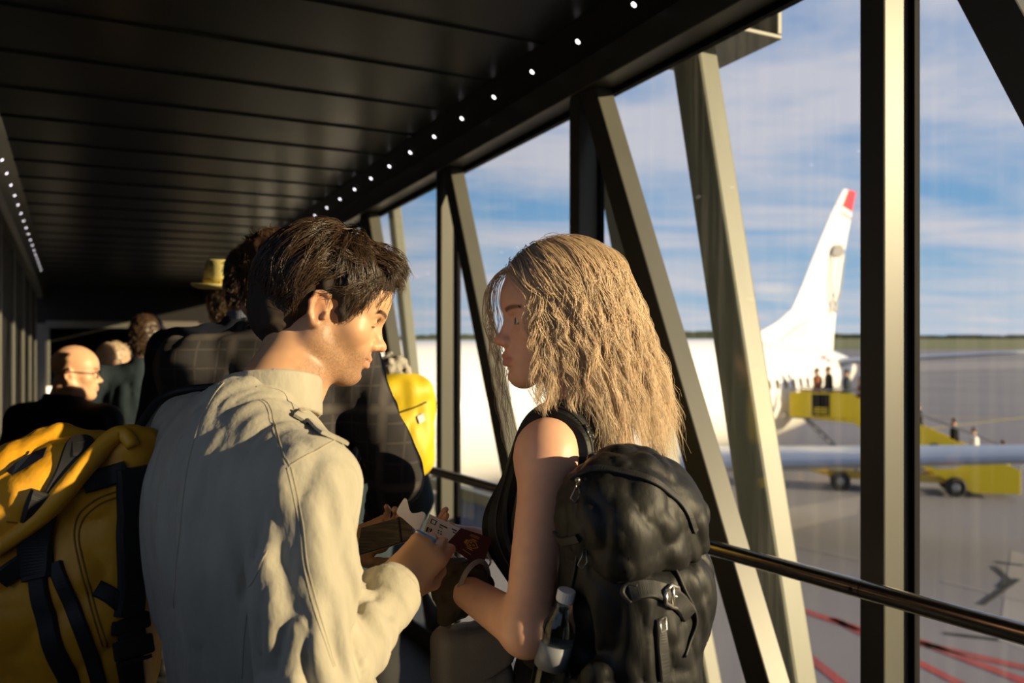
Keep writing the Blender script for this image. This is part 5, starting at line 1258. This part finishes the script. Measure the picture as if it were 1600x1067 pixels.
def passenger(label, O, hf, tf, coat, sc=.95, hw=.205, hair=None, hair_len=.012, collar=None, arms=None, skin=(.56, .32, .20), h=.012, coat_name='jacket', female=False, pants=M_JEANS, cover=.0):
    """O head centre, hf the way the head faces, tf the way the body faces"""
    M = head_matrix(O, hf); r, f = torso_axes(tf); hfv = Vector(hf).normalized()
    neck = Vector(O) + Vector((-hfv.x * .035, -hfv.y * .035, -.150 * sc)); mid = neck + Vector((0, 0, -.065)) - f * .01; pv = mid + Vector((0, 0, -.47)) - f * .0
    sl, sr = mid - r * (hw - .015), mid + r * (hw - .015); Z = Vector((0, 0, 1))
    if arms: el, wl_, er, wr_ = [Vector(a) for a in arms]
    else: el, er = sl - r * .06 - Z * .28 - f * .02, sr + r * .06 - Z * .28 - f * .02; wl_, wr_ = el + f * .10 + r * .02 - Z * .22, er + f * .10 - r * .02 - Z * .22
    J = joints(M, neck, mid, tf, hw, sl, sr, el, er, wl_, wr_, pv); z0 = J['floor']
    F = SDF(); torso_sdf(F, J); arm_sdf(F, sl, el, wl_); arm_sdf(F, sr, er, wr_); legs_sdf(F, J)
    hb = Vector(M[:3, :3] @ n3((0, -.02, -.055)) * sc + M[:3, 3]); F.cap(neck - Z * .03, hb, .058, .054, k=.03)
    for s, a, b in ((-1, el, wl_), (1, er, wr_)): hand_sdf(F, b, (b - a) + f * .1, -r * -s + f * .01, s, .95, (18, 26, 18), thumb=(.45, .85, -.2))
    head_sdf(F, M, sc, female=female, lid=.004); F.ops = F.ops
    lo = np.array([min(q[i] for q in (sl, sr, el, er, wl_, wr_, pv, mid)) - .22 for i in range(2)] + [z0 - .01]); hi = np.array([max(q[i] for q in (sl, sr, el, er, wl_, wr_, pv, mid)) + .22 for i in range(2)] + [O[2] + .17])
    me, V, Fc = sdf_mesh('person', F, lo, hi, h + .004, [(n3(O) - n3((.12, .12, .15)), n3(O) + .12, .0055)])
    set_col(me, skin_pigment(V, M, sc, skin, (.45, .2, .16), (.06, .035, .02)))
    p = link('person', me, M_SKIN); tag(p, label, 'person')
    R = torso_R(r, f); F = SDF(); torso_sdf(F, J, e=.024, w=1.04); F.ell(pv + Z * .05, (.185, .14, .24), R, k=.06); F.ell(mid.lerp(pv, .5), (.178, .135, .3), R, k=.05)
    F.cap(sl, el, .068, .058, k=.035); F.cap(el, el.lerp(wl_, .93), .058, .044, k=.02); F.cap(sr, er, .068, .058, k=.035); F.cap(er, er.lerp(wr_, .93), .058, .044, k=.02)
    na = (hb - neck).normalized(); F.cap(neck - na * .03, neck + na * .1, .062, .066, k=.004, op='s'); F.ring(neck + na * .014, na, .070, .005, .022, k=.015); F.cut(pv - Z * .16, -Z, .01)
    sd = RNG.uniform(0, 50)
    def fold(Q):
        v = vnoise(Q * n3((15, 15, 8)) + sd); w_ = vnoise(Q * n3((24, 24, 30)) + sd); return -.013 * (np.abs(2 * v - 1) ** .8 - .4) - .005 * (np.abs(2 * w_ - 1) - .4)
    F.disp(fold)
    mj, Vj, Fj = sdf_mesh(coat_name, F, lo - .05, hi, h); link(coat_name, mj, coat, p)
    F = SDF(); F.ell(pv, (.17, .125, .14), R); legs_sdf(F, J, e=.018, feet=False); F.cut(pv + Z * .05, Z).cut((0, 0, z0 + .05), -Z); mt, _, _ = sdf_mesh('trousers', F, lo, (hi[0], hi[1], pv.z + .2), .02); link('trousers', mt, pants, p)
    for s in (1, -1): shoe(p, J, s, M_SHOE)
    if collar:
        pts = []; F = SDF(); F.ring(neck + na * .030, na, .0615, .004, .024, k=.004); mc, _, _ = sdf_mesh('shirt_collar', F, np.array(neck) - .12, np.array(neck) + .14, .005); link('shirt_collar', mc, collar, p)
    if hair:
        F = SDF().frame(M, sc); L_ = hair_len; F.ell((0, -.012, .042), (.078 + L_, .099 + L_, .084 + L_), k=.01); F.ell((0, -.055, -.03 - cover), (.066 + L_ * .7, .050 + L_, .055 + cover), k=.03)
        F.ell((0, .098, -.035), (.10, .085, .098), k=.012, op='s')
        for s in (1, -1):
            if cover < .02: F.ell((s * .082, -.006, -.024), (.03, .028, .036), k=.008, op='s')
        F.disp(lambda Q: .008 * (np.abs(2 * vnoise(Q * n3((60, 60, 45)) + sd) - 1) - .45)); F.world()
        mh, Vh, Fh = sdf_mesh('hair', F, n3(O) - .22, n3(O) + .2, .006); ho = link('hair', mh, hair, p)
        rng = np.random.default_rng(int(sd * 100)); idx = rng.choice(len(Vh), 700, replace=False); base = Vh[idx]; Lc = in_head(base, M, sc); nn = Lc - n3((0, -.012, .035)); nn /= np.linalg.norm(nn, axis=1, keepdims=True)
        fl = np.where(Lc[:, 2:3] > .075, n3((0, .6, .1)), n3((0, -.35, -.85))) + rng.normal(0, .25, (700, 3)); t = np.linspace(0, 1, 7)[None, :, None]
        Pl = Lc[:, None] - nn[:, None] * .003 + (nn[:, None] * .35 * np.sin(t * 1.8) + fl[:, None] * t) * (.012 + L_ * .9); Pw = (Pl.astype(np.float32) @ M[:3, :3].T) * sc + M[:3, 3]
        fur('hair_locks', Pw, 4, .0028, .0007, 7, hair, ho, tip=.5, jitter=.002)
    return p, J, M, bvh_of(Vj, Fj)
# man in the charcoal check suit, directly behind the two
SUIT, SJ, _, sbv = passenger('tall man in a charcoal checked suit jacket standing beyond the couple, arm bent', (-.575, 2.0, 1.676), (-.3, .95, -.05), (-.24, .97), M_SUIT, sc=.92, hw=.20, hair=M_HAIRD,
    arms=((-.79, 2.07, 1.20), (-.58, 2.24, 1.10), P(622, 742, 1.88), P(592, 812, 2.05)), h=.0095, coat_name='suit_jacket')
passenger('man with short brown hair and a checked shirt collar above a navy jacket', P(393, 446, 2.5), (-.15, .98, -.08), (-.25, .97), M_NAVYW, sc=.93, hw=.225, hair=M_HAIRB, hair_len=.003, collar=M_CHECK)
HAT, HJ, HM, _ = passenger('tall man wearing a yellow straw hat, seen from behind', P(359, 470, 3.0), (-.25, .96, -.05), (-.35, .94), M_NAVYW, sc=.90, hw=.20, hair=M_HAIRB, hair_len=.004, skin=(.60, .36, .24))
# straw hat
A3 = HM[:3, :3]; hu = Vector(A3 @ n3((0, -.12, 1))).normalized(); hc_ = Vector(A3 @ n3((0, -.010, .052)) * .9 + HM[:3, 3])
ht = MB().lathe([(.080, .0), (.104, -.006), (.128, .004), (.133, .012), (.130, .015), (.104, .003), (.092, .008), (.090, .035), (.086, .070), (.079, .092), (.066, .100), (.050, .093), (.030, .086), (.002, .084)], hc_, hu, 36).build('straw_hat', M_STRAW, HAT, smooth=True)
MB().lathe([(.0925, .008), (.0945, .010), (.0932, .030), (.0915, .032)], hc_, hu, 36).build('hat_band', M_STRAWB, ht, smooth=True)
F = SDF(); F.ring(HJ['neck'] + Vector((0, 0, .018)), (0, 0, 1), .072, .009, .020, k=.004); F.disp(lambda Q: -.006 * (vnoise(Q * 40) - .5)); ms, _, _ = sdf_mesh('neckerchief', F, np.array(HJ['neck']) - .13, np.array(HJ['neck']) + .13, .006); link('neckerchief', ms, mat('yellow_scarf_cloth', (.75, .42, .03), .8), HAT)
# bald man with glasses
BALD, BJ, BM, _ = passenger('bald man with glasses and a black coat, his head turned to the sun', P(116, 581, 3.38), (.93, .34, -.08), (.2, .98), M_BLACKC, sc=.90, hw=.20, hair=None, skin=(.62, .36, .22))
for o_ in list(BALD.children):
    if o_.name.startswith('hair'):
        pass
gl = []; B3 = BM[:3, :3]; bw = lambda q: Vector(B3 @ n3(q) * .93 + BM[:3, 3])
mb = MB()
for s in (1, -1):
    mb.tube([bw((s * .033 + .021 * math.cos(w), .098, -.004 + .017 * math.sin(w))) for w in np.linspace(0, 2 * math.pi, 15)], .0016, 6)
    mb.tube([bw((s * .054, .096, .002)), bw((s * .079, .07, .004)), bw((s * .083, -.01, .004)), bw((s * .082, -.025, -.012))], .0016, 6)
mb.tube([bw((-.012, .099, .0)), bw((.012, .099, .0))], .0016, 6); mb.build('glasses', M_SCREW, BALD, smooth=True)
passenger('blond head showing between the bald man and the blue-grey jacket', P(178, 566, 5.3), (.75, .5, -.1), (.1, .99), M_BLACKC, sc=.93, hw=.19, hair=M_BLONDE, hair_len=.010, cover=.02, h=.016)
passenger('brown-haired man in a blue-grey jacket near the front of the queue', P(230, 530, 4.3), (-.2, .97, -.02), (-.2, .98), M_BLUEJ, sc=.95, hw=.225, hair=M_HAIRB, hair_len=.008, h=.014)
YP, YJ, YM, ybv = passenger('person mostly hidden behind the charcoal suit, carrying a yellow backpack by the windows', P(545, 572, 2.95), (-.35, .93, -.05), (-.35, .94), M_BLUEJ, sc=.90, hw=.19, hair=M_HAIRB, hair_len=.004, h=.014)
# the yellow backpack on that person
yb = empty('backpack'); tag(yb, 'bright yellow backpack with a small white badge on a passenger by the windows', 'backpack')
C = P(624, 668, 2.80); Mx = local(C, (.94, .35), (.35, -.94)); F = SDF().frame(Mx)
F.box((0, 0, 0), (.118, .075, .165), rd=.06, k=.02); F.ell((0, .01, .12), (.105, .075, .075), k=.03); F.ell((0, .05, -.05), (.095, .05, .10), k=.03)
F.disp(lambda Q: -.012 * (np.abs(2 * vnoise(Q * n3((22, 22, 13))) - 1) - .4)); me, V, Fc = sdf_mesh('pack_body', F, np.array(C) - .3, np.array(C) + .3, .008); link('pack_body', me, M_YPACK, yb); yv = bvh_of(V, Fc)
MB().tube([q for q, _ in onsurf(yv, ((606, 652), (636, 640), (666, 628)), 8, .002, 2.7)], .003, 6).build('zip', M_STRAP, yb)
bd = [cast(yv, *q, 2.7) + Vector((0, -.004, 0)) for q in ((652, 650), (662, 645), (665, 656), (656, 662))]; MB().prism(bd, (.2, -1, 0), .003).build('badge', M_PAPER, yb)
for s in (1, -1):
    sh = YJ['mid'] + YJ['r'] * s * .10
    ribbon(MB(), smooth_n(snap(ybv, dense([sh - YJ['f'] * .11 + Vector((0, 0, -.05)), sh + Vector((0, 0, .08)), sh + YJ['f'] * .12 + Vector((0, 0, -.05)), sh + YJ['f'] * .13 + Vector((0, 0, -.25)), sh + YJ['r'] * s * .09 + Vector((0, 0, -.35)), sh - YJ['f'] * .10 + Vector((0, 0, -.33))], 6), .006), 2), .045, .008).build('shoulder_strap', M_YPACK, yb)
# a pale fleece bundled on top of it
c = P(612, 574, 2.80); F = SDF(); F.ell(c, (.060, .055, .045), k=.02).ell(c + Vector((-.05, .0, -.02)), (.05, .05, .045), k=.02).ell(c + Vector((.035, -.01, -.03)), (.035, .04, .03), k=.02); F.disp(lambda Q: -.022 * (np.abs(2 * vnoise(Q * 32) - 1) - .4))
mf, _, _ = sdf_mesh('fleece', F, np.array(c) - .16, np.array(c) + .16, .006); tag(link('fleece', mf, M_GREYKNIT), 'pale grey fleece bundled on top of the yellow backpack by the windows', 'fleece')
# ------------------------------------------------------------------ passengers on the boarding stairs, far off
def far_base():
    F = SDF(); J = joints(None, (0, 0, 1.46), (0, 0, 1.40), (0, 1), .20, (-.19, 0, 1.39), (.19, 0, 1.39), (-.25, 0, 1.12), (.25, 0, 1.12), (-.22, .12, .92), (.22, .12, .92), (0, 0, .95)); J['floor'] = 0
    torso_sdf(F, J); arm_sdf(F, J['sl'], J['el'], J['wl']); arm_sdf(F, J['sr'], J['er'], J['wr']); legs_sdf(F, J)
    head_sdf(F, head_matrix((0, .03, 1.63), (0, 1, 0)), .95); F.cap((0, 0, 1.43), (0, .01, 1.57), .056, k=.03)
    for s, w in ((-1, J['wl']), (1, J['wr'])): F.cap(w, w + Vector((0, .05, -.07)), .03, .02)
    me, V, Fc = sdf_mesh('far_person', F, (-.4, -.3, -.01), (.4, .4, 1.8), .022, [((-.12, -.1, 1.5), (.12, .2, 1.78), .012)])
    set_col(me, np.tile(n3((.56, .33, .21)), (len(V), 1)))
    G2 = SDF(); torso_sdf(G2, J, e=.028, w=1.05); G2.ell((0, 0, .98), (.19, .14, .22), k=.05); arm_sdf(G2, J['sl'], J['el'], J['wl'], e=.016); arm_sdf(G2, J['sr'], J['er'], J['wr'], e=.016); G2.cut((0, 0, 1.5), (0, 0, 1)).cut((0, 0, .80), (0, 0, -1))
    c, _, _ = sdf_mesh('far_coat', G2, (-.42, -.3, .7), (.42, .4, 1.55), .025)
    L3 = SDF(); legs_sdf(L3, J, e=.02, feet=False); L3.ell((0, 0, .93), (.17, .125, .13)); L3.cut((0, 0, 1.0), (0, 0, 1)); t, _, _ = sdf_mesh('far_trousers', L3, (-.4, -.3, 0), (.4, .4, 1.1), .03)
    H = SDF().frame(head_matrix((0, .03, 1.63), (0, 1, 0)), .95); H.ell((0, -.014, .045), (.087, .105, .090)).ell((0, .095, -.03), (.1, .085, .1), op='s', k=.01); hm, _, _ = sdf_mesh('far_hair', H, (-.2, -.2, 1.4), (.2, .25, 1.85), .014)
    return me, c, t, hm
FB = far_base()
def far_person(label, pos, rz, coat, hair, scale=1.0):
    p = link('person', FB[0]); p.location = pos; p.rotation_euler.z = rz; p.scale = (scale,) * 3; tag(p, label, 'person', 'passengers on the boarding stairs')
    if not len(FB[0].materials): FB[0].materials.append(M_SKIN)
    for nm, me, m in (('coat', FB[1], coat), ('trousers', FB[2], M_JEANS), ('hair', FB[3], hair)):
        if not len(me.materials): me.materials.append(m)
        o = link(nm, me, None, p); o.material_slots[0].link = 'OBJECT'; o.material_slots[0].material = m
M_WSHIRT = cloth('white_shirt_cotton', (.75, .72, .70)); M_RUST = cloth('rust_cotton', (.22, .07, .03))
up = math.atan2(-SX.y, -SX.x) - math.pi / 2
pz = G + 2.56
def stair_z(s_): return G + 2.37 - (s_ - 2.2) / .38 * .178 + .0
for lab, s_, w_, z, c, hr2, scl in (
    ('passenger in rust top on the stair platform, nearest the airliner door', .95, .55, pz, M_RUST, M_HAIRB, 1.0),
    ('passenger in black coat on the stair platform, second from the airliner door', 1.35, .95, pz, M_BLACKC, M_HAIRD, 1.03),
    ('passenger in blue-grey jacket at the outer end of the stair platform', 1.95, .55, pz, M_BLUEJ, M_HAIRB, .98),
    ('passenger in rust top just starting on the top step', 2.45, 1.0, stair_z(2.45), M_RUST, M_HAIRD, 1.0),
    ('passenger in black coat alone on the upper stair steps', 4.3, .7, stair_z(4.3), M_BLACKC, M_HAIRD, 1.0),
    ('passenger in black coat halfway down the stairs, behind the wing', 5.45, .8, stair_z(5.45), M_BLACKC, M_HAIRD, 1.0),
    ('passenger in white shirt on the lower steps, beside a black coat', 6.05, .7, stair_z(6.05), M_WSHIRT, M_HAIRB, 1.0),
    ('passenger in white shirt at the bottom of the boarding stairs', 6.95, .8, stair_z(6.95), M_WSHIRT, M_HAIRB, 1.0)):
    far_person(lab, S(s_, w_, z - G), up + RNG.uniform(-.3, .3), c, hr2, scl)
